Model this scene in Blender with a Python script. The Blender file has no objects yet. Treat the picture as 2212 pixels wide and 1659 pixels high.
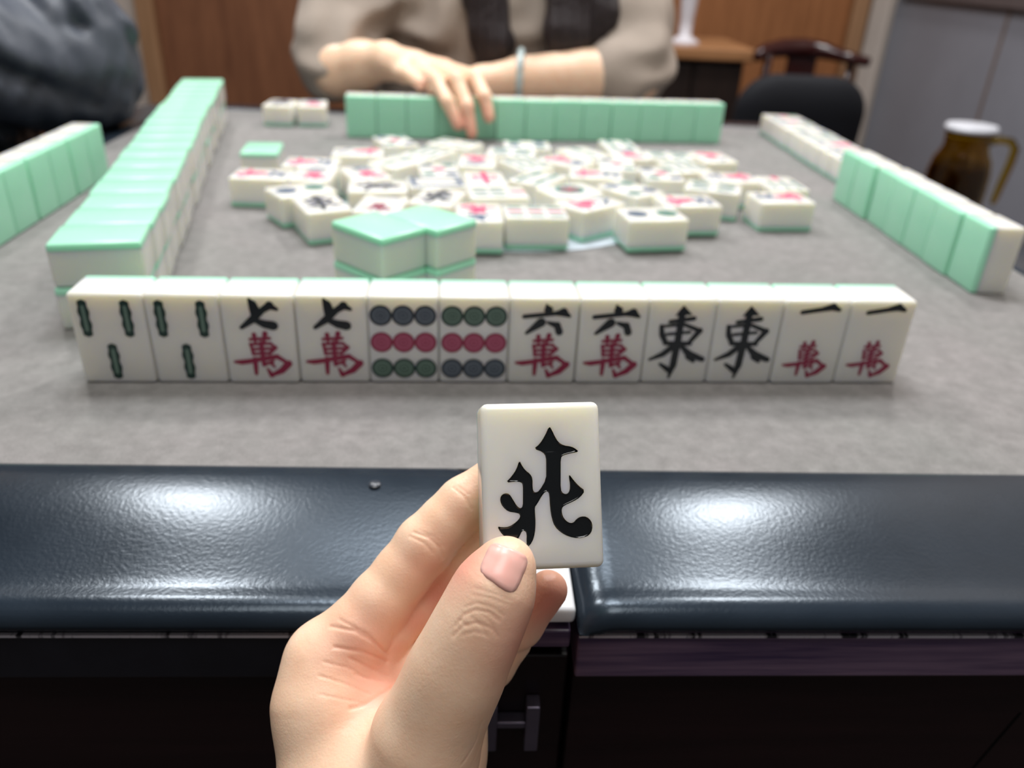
import bpy, bmesh, math, random
import numpy as np
from mathutils import Matrix, Vector

SC = bpy.context.scene
COL = SC.collection
MM = 0.001
TABLE_Z = 750.0            # height of the playing surface above the floor, mm (all z below are measured from it)

# ---------------------------------------------------------------- camera
cam_data = bpy.data.cameras.new('camera')
cam_data.sensor_fit = 'HORIZONTAL'; cam_data.sensor_width = 36.0
cam_data.lens = 36.0 * 1721.74 / 2212.0
cam_data.clip_start = 0.01; cam_data.clip_end = 50
cam = bpy.data.objects.new('camera', cam_data); COL.objects.link(cam)
PITCH, ROLL = 0.49021, 0.04502
_f = Vector((0, math.cos(PITCH), -math.sin(PITCH))); _u = Vector((0, math.sin(PITCH), math.cos(PITCH))); _r = Vector((1, 0, 0))
_r2 = _r * math.cos(ROLL) + _u * math.sin(ROLL); _u2 = _u * math.cos(ROLL) - _r * math.sin(ROLL)
CAM_ROT = Matrix((( _r2.x, _u2.x, -_f.x), (_r2.y, _u2.y, -_f.y), (_r2.z, _u2.z, -_f.z)))
cam.matrix_world = Matrix.Translation((0, 0, (TABLE_Z + 178.69) * MM)) @ CAM_ROT.to_4x4()
cam_data.dof.use_dof = True
cam_data.dof.focus_distance = 0.211
cam_data.dof.aperture_fstop = 10.6
SC.camera = cam

# ---------------------------------------------------------------- light and exposure
SC.view_settings.view_transform = 'Standard'; SC.view_settings.look = 'None'
SC.view_settings.gamma = 1.0; SC.view_settings.use_curve_mapping = False
SC.view_settings.exposure = 0.12
world = bpy.data.worlds.new('room_fill'); SC.world = world; world.use_nodes = True  # even fill added for bounce from the unseen rest of the room
world.node_tree.nodes['Background'].inputs[0].default_value = (0.93, 0.96, 1.0, 1)
world.node_tree.nodes['Background'].inputs[1].default_value = 0.12

def area(name, loc, size, power, color, aim):
    d = bpy.data.lights.new(name, 'AREA'); d.shape = 'RECTANGLE'; d.size, d.size_y = size; d.energy = power; d.color = color
    o = bpy.data.objects.new(name, d); COL.objects.link(o); o.location = loc
    o.rotation_euler = (Vector(aim) - Vector(loc)).to_track_quat('-Z', 'Y').to_euler()
    return o
area('ceiling_lamp_left', (-1.00, 1.75, 2.60), (0.22, 0.22), 21, (1.0, 0.98, 0.96), (-0.5, 1.0, 0))
area('ceiling_lamp_right', (0.75, 1.75, 2.60), (0.22, 0.22), 21, (1.0, 0.98, 0.96), (0.4, 1.0, 0))
area('ceiling_lamp_middle', (-0.10, 1.00, 2.60), (0.7, 0.4), 25, (0.97, 0.98, 1.0), (-0.1, 0.75, 0))
area('ceiling_lamp_far', (-0.15, 1.50, 2.60), (0.6, 0.45), 4.5, (0.93, 0.97, 1.0), (-0.1, 1.5, 0))
area('fill_light_near', (-0.10, -0.12, 2.55), (0.9, 0.7), 17, (1.0, 0.97, 0.93), (-0.05, 0.15, 0.6))  # added fill from above the camera, brightens the hand

# ---------------------------------------------------------------- materials
def srgb(r, g, b):
    f = lambda c: (c / 255) / 12.92 if c / 255 <= 0.04045 else ((c / 255 + 0.055) / 1.055) ** 2.4
    return (f(r), f(g), f(b), 1)

class Mat:
    def __init__(self, name, color, rough=0.5, spec=0.5, metal=0.0):
        self.m = bpy.data.materials.new(name); self.m.use_nodes = True
        self.t = self.m.node_tree; self.b = self.t.nodes['Principled BSDF']
        self.set('Base Color', color); self.set('Roughness', rough); self.set('Specular IOR Level', spec); self.set('Metallic', metal)
    def set(self, k, v): self.b.inputs[k].default_value = v
    def node(self, kind, **kw):
        n = self.t.nodes.new(kind)
        for k, v in kw.items():
            if k in n.inputs: n.inputs[k].default_value = v
            else: setattr(n, k, v)
        return n
    def link(self, a, b): self.t.links.new(a, b)
    def coords(self, scale=(1, 1, 1), rot=(0, 0, 0)):
        tc = self.node('ShaderNodeTexCoord'); mp = self.node('ShaderNodeMapping')
        mp.inputs['Scale'].default_value = scale; mp.inputs['Rotation'].default_value = rot
        self.link(tc.outputs['Object'], mp.inputs['Vector']); return mp.outputs['Vector']
    def noise(self, scale, detail=4, rough=0.6, vec=None, dist=0.0):
        n = self.node('ShaderNodeTexNoise'); n.inputs['Scale'].default_value = scale
        n.inputs['Detail'].default_value = detail; n.inputs['Roughness'].default_value = rough; n.inputs['Distortion'].default_value = dist
        self.link(vec or self.coords(), n.inputs['Vector']); return n.outputs['Fac']
    def ramp(self, fac, stops):
        n = self.node('ShaderNodeValToRGB'); e = n.color_ramp.elements
        while len(e) < len(stops): e.new(0.5)
        for k, (pos, c) in enumerate(stops): e[k].position = pos; e[k].color = c
        self.link(fac, n.inputs['Fac']); return n.outputs['Color']
    def mix(self, fac, a, b):
        n = self.node('ShaderNodeMix', data_type='RGBA')
        for s, v in ((0, fac), (6, a), (7, b)):
            if hasattr(v, 'links'): self.link(v, n.inputs[s])
            else: n.inputs[s].default_value = v
        return n.outputs[2]
    def color(self, out): self.link(out, self.b.inputs['Base Color']); return self
    def bump(self, height, strength=0.2, dist=0.001):
        n = self.node('ShaderNodeBump'); n.inputs['Strength'].default_value = strength; n.inputs['Distance'].default_value = dist
        self.link(height, n.inputs['Height']); self.link(n.outputs['Normal'], self.b.inputs['Normal']); return self
    def sss(self, w, radius, scale):
        self.set('Subsurface Weight', w); self.set('Subsurface Radius', radius); self.set('Subsurface Scale', scale); return self

def plain(name, color, rough=0.5, spec=0.5, metal=0.0, var=0.08, scale=60, bump=0.0):
    m = Mat(name, color, rough, spec, metal)
    lo = tuple(c * (1 - var) for c in color[:3]) + (1,); hi = tuple(min(1, c * (1 + var)) for c in color[:3]) + (1,)
    n = m.noise(scale)
    m.color(m.ramp(n, [(0.3, lo), (0.7, hi)]))
    if bump: m.bump(n, bump)
    return m.m

def mat_tile(name, color, w, radius, scale, rough):
    m = Mat(name, color, rough, 0.5)
    n = m.noise(35, 3)
    m.color(m.ramp(n, [(0.3, tuple(c * 0.97 for c in color[:3]) + (1,)), (0.7, color)]))
    m.sss(w, radius, scale)
    return m.m
M = {}
M['ivory'] = mat_tile('ivory_resin', (0.80, 0.79, 0.735, 1), 0.65, (1.0, 0.82, 0.36), 0.011, 0.22)
M['green'] = mat_tile('green_resin', (0.41, 0.84, 0.60, 1), 0.45, (0.6, 1.0, 0.7), 0.006, 0.22)
M['ink_black'] = plain('engraved_black_ink', (0.006, 0.010, 0.014, 1), 0.35, scale=900)
M['ink_navy'] = plain('engraved_navy_ink', (0.012, 0.022, 0.036, 1), 0.4, scale=900)
M['ink_slate'] = plain('engraved_slate_ink', (0.12, 0.15, 0.19, 1), 0.45, scale=900)
M['ink_green'] = plain('engraved_green_ink', (0.008, 0.035, 0.028, 1), 0.4, scale=900)
M['ink_moss'] = plain('engraved_moss_ink', (0.13, 0.21, 0.17, 1), 0.45, scale=900)
M['ink_red'] = plain('engraved_red_ink', (0.25, 0.012, 0.052, 1), 0.4, scale=900)
M['ink_rose'] = plain('engraved_rose_ink', (0.42, 0.10, 0.18, 1), 0.45, scale=900)
M['ink_scarlet'] = plain('bright_red_ink', (0.74, 0.06, 0.17, 1), 0.4, scale=900)
M['ink_teal'] = plain('teal_green_ink', (0.03, 0.20, 0.15, 1), 0.4, scale=900)
M['ink_blue'] = plain('ink_blue', (0.05, 0.10, 0.18, 1), 0.4, scale=900)
M['gloss_black'] = plain('glossy_black_paint', (0.004, 0.005, 0.006, 1), 0.12, 0.6, scale=900)

m = Mat('grey_table_felt', srgb(150, 147, 145), 0.95, 0.1)
fine = m.noise(1500, 2, 0.7); mid = m.noise(150, 5, 0.65); big = m.noise(9, 4, 0.6)
c1 = m.ramp(mid, [(0.25, (0.20, 0.195, 0.191, 1)), (0.75, (0.295, 0.288, 0.283, 1))])
c2 = m.ramp(fine, [(0.35, (0.80, 0.80, 0.80, 1)), (0.75, (1.10, 1.09, 1.08, 1))])
mul = m.node('ShaderNodeMix', data_type='RGBA', blend_type='MULTIPLY'); mul.inputs[0].default_value = 1
m.link(c1, mul.inputs[6]); m.link(c2, mul.inputs[7])
c3 = m.ramp(big, [(0.3, (0.90, 0.93, 0.91, 1)), (0.7, (1.05, 1.02, 1.03, 1))])
mul2 = m.node('ShaderNodeMix', data_type='RGBA', blend_type='MULTIPLY'); mul2.inputs[0].default_value = 1
m.link(mul.outputs[2], mul2.inputs[6]); m.link(c3, mul2.inputs[7])
m.color(mul2.outputs[2]); m.bump(fine, 0.35, 0.0004); M['felt'] = m.m

m = Mat('black_vinyl_padding', (0.010, 0.014, 0.020, 1), 0.27, 0.38)
g = m.noise(700, 2, 0.5); sm = m.noise(11, 4, 0.6)
m.color(m.ramp(sm, [(0.3, (0.009, 0.014, 0.021, 1)), (0.75, (0.020, 0.029, 0.042, 1))]))
rr = m.node('ShaderNodeMapRange'); rr.inputs['To Min'].default_value = 0.17; rr.inputs['To Max'].default_value = 0.30
m.link(sm, rr.inputs['Value']); m.link(rr.outputs['Result'], m.b.inputs['Roughness'])
m.bump(g, 0.14, 0.0004); m.set('Specular Tint', (0.72, 0.86, 1.0, 1)); M['vinyl'] = m.m

def wood(name, dark, light, rough=0.5, stretch=(14, 14, 1.2), spec=0.4):
    m = Mat(name, light, rough, spec)
    v = m.coords(stretch)
    n = m.noise(3.0, 6, 0.65, v, 0.6); n2 = m.noise(14.0, 4, 0.6, v)
    mx = m.node('ShaderNodeMath', operation='MULTIPLY_ADD'); m.link(n2, mx.inputs[0]); mx.inputs[1].default_value = 0.35
    m.link(n, mx.inputs[2])
    m.color(m.ramp(mx.outputs[0], [(0.45, dark), (0.95, light)])); m.bump(n2, 0.06); return m.m
M['lacquer'] = wood('dark_lacquered_panel', (0.006, 0.0035, 0.0045, 1), (0.018, 0.008, 0.0095, 1), 0.30, (1.2, 14, 14))
M['strip_dark'] = plain('dark_plastic_strip', (0.010, 0.011, 0.017, 1), 0.3, scale=40, var=0.25)
m = Mat('purple_sheen_strip', (0.05, 0.03, 0.075, 1), 0.3, 0.5)  # purple reflection on the strip under the rim, painted into its base colour
v = m.coords((3, 3, 60)); n = m.noise(4, 4, 0.6, v)
m.color(m.ramp(n, [(0.35, (0.055, 0.035, 0.085, 1)), (0.7, (0.19, 0.125, 0.19, 1))])); M['strip_sheen'] = m.m
m = Mat('worn_edge', (0.3, 0.3, 0.33, 1), 0.5)
n = m.noise(130, 3, 0.7, m.coords((1, 0.2, 0.2)))
m.color(m.ramp(n, [(0.38, (0.012, 0.012, 0.016, 1)), (0.46, (0.42, 0.40, 0.44, 1))])); M['worn'] = m.m
M['white_glare_plastic'] = plain('white_glare_plastic', (0.80, 0.82, 0.86, 1), 0.25, scale=30, var=0.04)  # lamp reflection on the glossy console, painted in as a white base
M['chrome'] = plain('purple_tinted_metal', (0.20, 0.18, 0.25, 1), 0.3, 0.5, 0.7, scale=120)
M['steel'] = plain('screw_steel', (0.30, 0.32, 0.36, 1), 0.35, 0.5, 0.9)
M['screw'] = plain('dark_screw_cap', (0.035, 0.042, 0.055, 1), 0.3, 0.5)
M['gap'] = plain('dark_gap', (0.0015, 0.0015, 0.0015, 1), 0.95, 0.1)
M['plate'] = plain('glossy_grey_plate', (0.60, 0.67, 0.76, 1), 0.12, 0.6, scale=15)
M['black_plastic'] = plain('black_plastic', (0.012, 0.013, 0.016, 1), 0.4, scale=80)

m = Mat('skin', (0.74, 0.50, 0.37, 1), 0.42, 0.45)
at = m.node('ShaderNodeAttribute', attribute_name='flush')
mott = m.noise(90, 4, 0.6)
base = m.ramp(mott, [(0.3, (0.90, 0.59, 0.40, 1)), (0.7, (0.95, 0.68, 0.49, 1))])
m.color(m.mix(at.outputs['Fac'], base, (0.82, 0.34, 0.25, 1)))
vec = m.coords((1, 1, 1)); lines = m.node('ShaderNodeTexVoronoi', feature='DISTANCE_TO_EDGE'); lines.inputs['Scale'].default_value = 900
m.link(vec, lines.inputs['Vector']); fn = m.noise(500, 4, 0.65)
ad = m.node('ShaderNodeMath', operation='MULTIPLY_ADD'); m.link(lines.outputs['Distance'], ad.inputs[0]); ad.inputs[1].default_value = 0.6; m.link(fn, ad.inputs[2])
m.bump(ad.outputs[0], 0.16, 0.0005); m.sss(0.30, (1.0, 0.35, 0.18), 0.004); M['skin'] = m.m
m = Mat('fingernail', (0.78, 0.42, 0.37, 1), 0.3, 0.35)
n = m.noise(60, 3)
m.color(m.ramp(n, [(0.3, (0.86, 0.44, 0.38, 1)), (0.7, (0.90, 0.54, 0.47, 1))])); m.sss(0.25, (1, .4, .25), 0.003); M['nail'] = m.m
M['nail_tip'] = plain('nail_free_edge', (0.80, 0.66, 0.55, 1), 0.25)

def cloth(name, c, rough, s1, bump, spec=0.3):
    m = Mat(name, c, rough, spec)
    n = m.noise(s1, 4, 0.6); n2 = m.noise(9, 3)
    m.color(m.ramp(n2, [(0.3, tuple(x * 0.85 for x in c[:3]) + (1,)), (0.7, c)])); m.bump(n, bump, 0.002); return m.m
M['knit'] = cloth('beige_knit', (0.43, 0.36, 0.305, 1), 0.95, 400, 0.4)
M['nylon'] = cloth('navy_nylon', (0.060, 0.070, 0.092, 1), 0.50, 60, 0.25, 0.35)
M['trouser'] = cloth('dark_trousers', (0.02, 0.02, 0.025, 1), 0.9, 300, 0.3)
M['black_cloth'] = cloth('black_upholstery', (0.008, 0.009, 0.013, 1), 0.75, 200, 0.3)
m = Mat('dark_hair', (0.012, 0.009, 0.010, 1), 0.45, 0.4)
n = m.noise(40, 4, 0.6, m.coords((40, 40, 1.5)))
m.color(m.ramp(n, [(0.3, (0.008, 0.006, 0.007, 1)), (0.75, (0.045, 0.030, 0.032, 1))])); m.bump(n, 0.5, 0.003); M['hair'] = m.m
M['eye'] = plain('dark_eye', (0.02, 0.012, 0.01, 1), 0.2); M['lip'] = plain('lips', (0.50, 0.16, 0.15, 1), 0.4)
M['jade'] = plain('pale_jade_glass', (0.50, 0.60, 0.60, 1), 0.15, 0.6, scale=150, var=0.2)
M['door_dark'] = wood('brown_door_veneer', (0.13, 0.050, 0.024, 1), (0.24, 0.100, 0.048, 1), 0.45)
M['door_lit'] = wood('lit_orange_door_veneer', (0.20, 0.075, 0.025, 1), (0.33, 0.135, 0.052, 1), 0.45)  # better lighting of the right door is put into this brighter veneer
M['frame_wood'] = wood('tan_door_frame', (0.24, 0.125, 0.06, 1), (0.34, 0.19, 0.10, 1), 0.5)
M['cream'] = plain('cream_wall_paint', (0.50, 0.43, 0.38, 1), 0.85, 0.2, scale=5, var=0.05, bump=0.05)
M['grey_panel'] = plain('grey_wall_panel', (0.24, 0.245, 0.28, 1), 0.6, 0.3, scale=4, var=0.07)
M['groove'] = plain('panel_joint', (0.16, 0.115, 0.095, 1), 0.7)
M['rail'] = plain('brown_grey_rail', (0.10, 0.08, 0.08, 1), 0.6)
M['floor'] = wood('dark_floor_boards', (0.018, 0.012, 0.010, 1), (0.040, 0.026, 0.020, 1), 0.5, (1.2, 12, 12))
M['ceiling'] = plain('white_ceiling_paint', (0.30, 0.30, 0.31, 1), 0.9, 0.1, scale=3, var=0.03)
M['cab_top'] = wood('tan_tabletop', (0.26, 0.12, 0.05, 1), (0.40, 0.20, 0.09, 1), 0.4, (1.2, 14, 14))
M['cab_body'] = wood('dark_cabinet', (0.010, 0.006, 0.005, 1), (0.022, 0.012, 0.009, 1), 0.45)
M['maroon'] = wood('maroon_lacquer', (0.020, 0.004, 0.004, 1), (0.045, 0.010, 0.009, 1), 0.18, (2, 14, 14))
M['vase'] = plain('white_glaze', (0.62, 0.60, 0.64, 1), 0.3, scale=20, var=0.04)
m = Mat('amber_glass', (0.60, 0.36, 0.03, 1), 0.04, 0.5); m.set('Transmission Weight', 1.0); m.set('IOR', 1.45)
n = m.noise(20); m.color(m.ramp(n, [(0.2, (0.58, 0.36, 0.03, 1)), (0.8, (0.66, 0.44, 0.05, 1))])); M['amber'] = m.m
M['tea'] = plain('dark_tea', (0.05, 0.030, 0.006, 1), 0.15)
M['lid'] = plain('white_lid', (0.72, 0.74, 0.80, 1), 0.35, var=0.03)

# ---------------------------------------------------------------- helpers
def W(x, y, z): return Vector((x * MM, y * MM, (TABLE_Z + z) * MM))

def link_mesh(name, me, parent=None):
    o = bpy.data.objects.new(name, me); COL.objects.link(o)
    if parent is not None: o.parent = parent
    return o

def thing(name, label, cat, loc, group=None, rotz=0.0):
    """an Empty at the thing's base; loc in mm from the table surface"""
    o = bpy.data.objects.new(name, None); COL.objects.link(o); o.empty_display_size = 0.02
    o.location = W(*loc); o.rotation_euler = (0, 0, rotz)
    o['label'] = label; o['category'] = cat
    if group: o['group'] = group
    return o

def tag(o, label, cat, group=None):
    o['label'] = label; o['category'] = cat
    if group: o['group'] = group
    return o

def struct(o, label=None):
    o['kind'] = 'structure'
    if label: o['label'] = label
    return o

class Geo:
    """collects shapes (in mm) and links them as one mesh"""
    def __init__(self): self.v = []; self.f = []; self.m = []
    def add(self, vs, fs, mi=0):
        b = len(self.v); self.v += [tuple(p) for p in vs]
        for f in fs: self.f.append([b + i for i in f]); self.m.append(mi)
        return self
    def box(self, x0, x1, y0, y1, z0, z1, mi=0):
        vs = [(x, y, z) for x in (x0, x1) for y in (y0, y1) for z in (z0, z1)]
        return self.add(vs, [(0, 1, 3, 2), (4, 6, 7, 5), (0, 4, 5, 1), (2, 3, 7, 6), (0, 2, 6, 4), (1, 5, 7, 3)], mi)
    def tube(self, pts, rad, n=12, mi=0, cap=True):
        pts = [Vector(p) for p in pts]; rad = rad if isinstance(rad, (list, tuple)) else [rad] * len(pts)
        vs = []; up = Vector((0, 0, 1))
        for i, p in enumerate(pts):
            t = (pts[min(i + 1, len(pts) - 1)] - pts[max(i - 1, 0)]).normalized()
            a = t.cross(up if abs(t.z) < 0.95 else Vector((1, 0, 0))).normalized(); b = t.cross(a)
            for k in range(n):
                th = 2 * math.pi * k / n; vs.append(p + (a * math.cos(th) + b * math.sin(th)) * rad[i])
        fs = [(i * n + k, i * n + (k + 1) % n, (i + 1) * n + (k + 1) % n, (i + 1) * n + k) for i in range(len(pts) - 1) for k in range(n)]
        if cap: fs += [tuple(range(n))[::-1], tuple(range((len(pts) - 1) * n, len(pts) * n))]
        return self.add(vs, fs, mi)
    def lathe(self, prof, c=(0, 0), n=32, mi=0):
        vs = [(c[0] + r * math.cos(2 * math.pi * k / n), c[1] + r * math.sin(2 * math.pi * k / n), z) for r, z in prof for k in range(n)]
        fs = [(i * n + k, i * n + (k + 1) % n, (i + 1) * n + (k + 1) % n, (i + 1) * n + k) for i in range(len(prof) - 1) for k in range(n)]
        fs += [tuple(range(n))[::-1], tuple(range((len(prof) - 1) * n, len(prof) * n))]
        return self.add(vs, fs, mi)
    def prism(self, poly, z0, z1, mi=0):
        n = len(poly)
        a = sum(poly[i][0] * poly[(i + 1) % n][1] - poly[(i + 1) % n][0] * poly[i][1] for i in range(n))
        if a < 0: poly = poly[::-1]
        vs = [(x, y, z0) for x, y in poly] + [(x, y, z1) for x, y in poly]
        fs = [tuple(range(n))[::-1], tuple(range(n, 2 * n))] + [(i, (i + 1) % n, n + (i + 1) % n, n + i) for i in range(n)]
        return self.add(vs, fs, mi)
    def mesh(self, name, mats, smooth=False, bevel=0, segs=2, sharp=None, fix=True, off=(0, 0, 0), xform=None):
        me = bpy.data.meshes.new(name)
        me.from_pydata([((x - off[0]) * MM, (y - off[1]) * MM, (z - off[2]) * MM) for x, y, z in self.v], [], self.f)
        for q in (mats if isinstance(mats, (list, tuple)) else [mats]): me.materials.append(q)
        me.polygons.foreach_set('material_index', self.m)
        if fix or bevel:
            bm = bmesh.new(); bm.from_mesh(me)
            if bevel:
                ed = [e for e in bm.edges if len(e.link_faces) == 2 and e.calc_face_angle(0) > 0.5]
                bmesh.ops.bevel(bm, geom=ed, offset=bevel * MM, segments=segs, profile=0.5, affect='EDGES', clamp_overlap=True)
            if fix: bmesh.ops.recalc_face_normals(bm, faces=bm.faces)
            bm.to_mesh(me); bm.free()
        if xform is not None: me.transform(xform)
        if smooth:
            me.polygons.foreach_set('use_smooth', [True] * len(me.polygons))
            if sharp: me.set_sharp_from_angle(angle=sharp)
        return me

# ---------------------------------------------------------------- strokes of the tile faces (mm on a 32 x 44 face)
def stroke(pts, ws):
    """outline of a brush stroke that runs through pts with half-widths ws"""
    P = [Vector((x, y)) for x, y in pts]; n = len(P)
    if not isinstance(ws, (list, tuple)): ws = [ws] * n
    Lf, Rt = [], []
    for i in range(n):
        t = (P[min(i + 1, n - 1)] - P[max(i - 1, 0)]).normalized(); nrm = Vector((-t.y, t.x))
        Lf.append(P[i] + nrm * ws[i]); Rt.append(P[i] - nrm * ws[i])
    quads = [[tuple(Lf[i]), tuple(Lf[i + 1]), tuple(Rt[i + 1]), tuple(Rt[i])] for i in range(n - 1)]
    for i in (0, n - 1):
        quads.append([(P[i].x + ws[i] * math.cos(k * math.pi / 4), P[i].y + ws[i] * math.sin(k * math.pi / 4)) for k in range(8)])
    for i in range(1, n - 1):
        quads.append([(P[i].x + ws[i] * math.cos(k * math.pi / 4), P[i].y + ws[i] * math.sin(k * math.pi / 4)) for k in range(8)])
    return quads

def circle(x, y, r, n=28): return [(x + r * math.cos(2 * math.pi * k / n), y + r * math.sin(2 * math.pi * k / n)) for k in range(n)]

INK = ['ink_black', 'ink_navy', 'ink_slate', 'ink_green', 'ink_moss', 'ink_red', 'ink_rose', 'ink_scarlet', 'ink_teal', 'ink_blue']
FACE = 23.0
class Face:
    def __init__(self): self.g = Geo(); self.z = 0
    def poly(self, p, ink, h=None):
        self.z += 1
        self.g.prism(p, FACE - 0.05, FACE + (h if h else 0.06 + 0.0006 * (self.z % 60)), INK.index(ink)); return self
    def st(self, pts, ws, ink):
        for q in stroke(pts, ws): self.poly(q, ink)
        return self
    def mesh(self, name): return self.g.mesh(name, [M[k] for k in INK])

def wan(F, ink, s=1.0, y0=0.0, x0=0.0):
    def S(pts, ws): F.st([(x0 + x * s, y0 + y * s) for x, y in pts], [w * s * 1.42 for w in ws] if isinstance(ws, list) else ws * s * 1.42, ink)
    S([(-4.4, 8.2), (4.4, 8.8)], .55)                                   # grass radical
    S([(-2.4, 10.6), (-2.2, 7.0)], [.8, .5]); S([(2.6, 11.2), (1.8, 7.2)], [.9, .5])
    S([(-4.6, 5.6), (4.6, 6.2)], .5)
    S([(-4.4, 6.0), (-3.6, .6)], [.5, .6]); S([(4.6, 6.2), (6.4, 4.0), (3.6, .8)], [.5, .9, .5])   # field
    S([(-3.4, 3.2), (4.4, 3.6)], .5); S([(-3.4, .8), (4.0, 1.2)], .5)
    S([(0.4, 6.4), (0.6, -5.0)], [.8, .7])
    S([(-12.4, -3.4), (-9.5, -3.6), (-3.0, -2.6)], [.5, .9, .8])         # long left arm
    S([(-3.2, -2.0), (-3.4, -9.6)], [.9, .6])
    S([(-3.0, -2.4), (7.0, -0.6), (12.2, -4.4)], [.8, .9, .6]); S([(12.0, -4.2), (8.4, -8.0), (3.6, -10.4)], [1.2, 1.1, .6])
    S([(3.6, -10.4), (2.0, -7.0)], [.9, .4]); S([(0.4, -5.0), (5.0, -3.0)], [.6, .5]); S([(4.2, -4.4), (5.4, -6.0)], [.6, .4])

def numeral(F, n, ink, y0=12.5, x0=0.0):
    def S(pts, ws): F.st([(x0 + x, y0 + y) for x, y in pts], [w * 1.2 for w in ws] if isinstance(ws, list) else ws * 1.2, ink)
    if n == 1: S([(-9.2, -1.0), (0, .6), (5.2, 2.0), (8.6, .4)], [.9, 1.0, 1.6, .8])
    elif n == 3:
        S([(-6, 4.5), (6, 5.2)], .9); S([(-5, .6), (5, 1.0)], .8); S([(-9, -4.0), (8.6, -3.2)], [.8, 1.3])
    elif n == 6:
        S([(0.6, 6.0), (1.6, 3.6)], [.5, 1.8])
        S([(-9.4, .2), (5.0, 1.9), (8.6, 2.6), (11.4, .6)], [.9, .9, 1.8, .7])
        S([(-1.4, -2.6), (-8.0, -8.0)], [1.9, .7]); S([(1.6, -2.6), (6.0, -4.0), (7.2, -7.4)], [.6, 1.5, 1.5])
    elif n == 7:
        S([(-2.8, 7.4), (-1.5, 5.2), (-.9, 2.8), (-1.2, -2.2)], [.6, 1.6, 1.9, 1.1])
        S([(-7.4, -6.2), (-2.2, -2.2), (2.4, 2.2), (5.8, 4.6), (8.8, 2.8)], [.8, 1.5, 1.2, 1.7, .7])
        S([(-.8, -2.8), (2.6, -4.4), (6.6, -5.2)], [1.1, 1.6, 1.9])
    elif n == 8:
        S([(-2, 4.5), (-8, -5)], [1.5, .5]); S([(1.5, 5.5), (4, 0), (9, -5)], [.6, 1.1, 1.6])
    else:
        S([(-7, 4.6), (7, 5.2)], .9); S([(-1, 5), (-4, -4)], .9); S([(-5, .8), (5, 1.0), (5, -4)], .9); S([(-9, -4.4), (9, -4.0)], [.8, 1.2])

def east(F, ink):
    S = lambda p, w: F.st(p, [q * 1.15 for q in w] if isinstance(w, list) else w * 1.15, ink)
    F.poly([(-.2, 19.0), (4.6, 14.2), (-3.6, 13.6), (-2.2, 16.0)], ink)
    S([(-5.6, 10.6), (5.6, 12.4)], [.8, 1.0])
    S([(-9.4, 8.4), (-8.6, 4.0), (-6.6, .4)], [.9, 1.2, 1.1]); S([(-9.2, 8.2), (1.0, 9.4), (9.6, 6.0)], [.6, .8, 1.0])
    S([(9.2, 6.2), (4.6, -.6)], [1.3, .9]); S([(-6.4, 4.2), (4.6, 5.4)], .7); S([(-6.6, -.4), (5.4, -.6)], 1.0)
    S([(-.4, 15), (-.6, 0), (-1.2, -12.0), (-2.6, -18.6)], [1.4, 1.5, 1.5, .5])
    S([(-2.0, -1.6), (-7.0, -6.2), (-13.0, -9.0)], [1.4, 1.3, .6]); S([(1.0, -1.4), (5.6, -6.0), (12.6, -8.8)], [.8, 1.6, 1.2])
    S([(5.4, -7.4), (8.4, -9.8)], [1.2, .8]); S([(-7.6, -11.4), (-3.0, -14.6)], [.7, 1.3])

def stick(F, x, y, dark, light, L=18.0, w=2.5, lean=0.0):
    c, s = math.cos(lean), math.sin(lean)
    def R(px, py): return (x + px * c - py * s, y + px * s + py * c)
    k = 22; left = []; right = []
    for i in range(k + 1):
        t = i / k; yy = (0.5 - t) * L
        end = min(1.0, math.sqrt(max(0, 1 - max(0, abs(yy) - (L / 2 - w)) ** 2 / w ** 2)))
        ww = w * end * (0.90 + 0.12 * math.cos(6 * math.pi * t))
        left.append(R(-ww, yy)); right.append(R(ww, yy))
    F.poly(left + right[::-1], dark, 0.06)
    F.poly([R(-.75, L * .34), R(.75, L * .34), R(.75, -L * .34), R(-.75, -L * .34)], light, 0.12)

def dot(F, x, y, dark, light, r=5.05):
    F.poly(circle(x, y, r), dark, 0.06); F.poly(circle(x, y, r * .76), light, 0.08); F.poly(circle(x, y, r * .54), dark, 0.10)
    F.poly(circle(x, y, r * .44), light, 0.12); F.poly(circle(x, y, r * .26), dark, 0.14); F.poly(circle(x, y, r * .15), light, 0.16)

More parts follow.
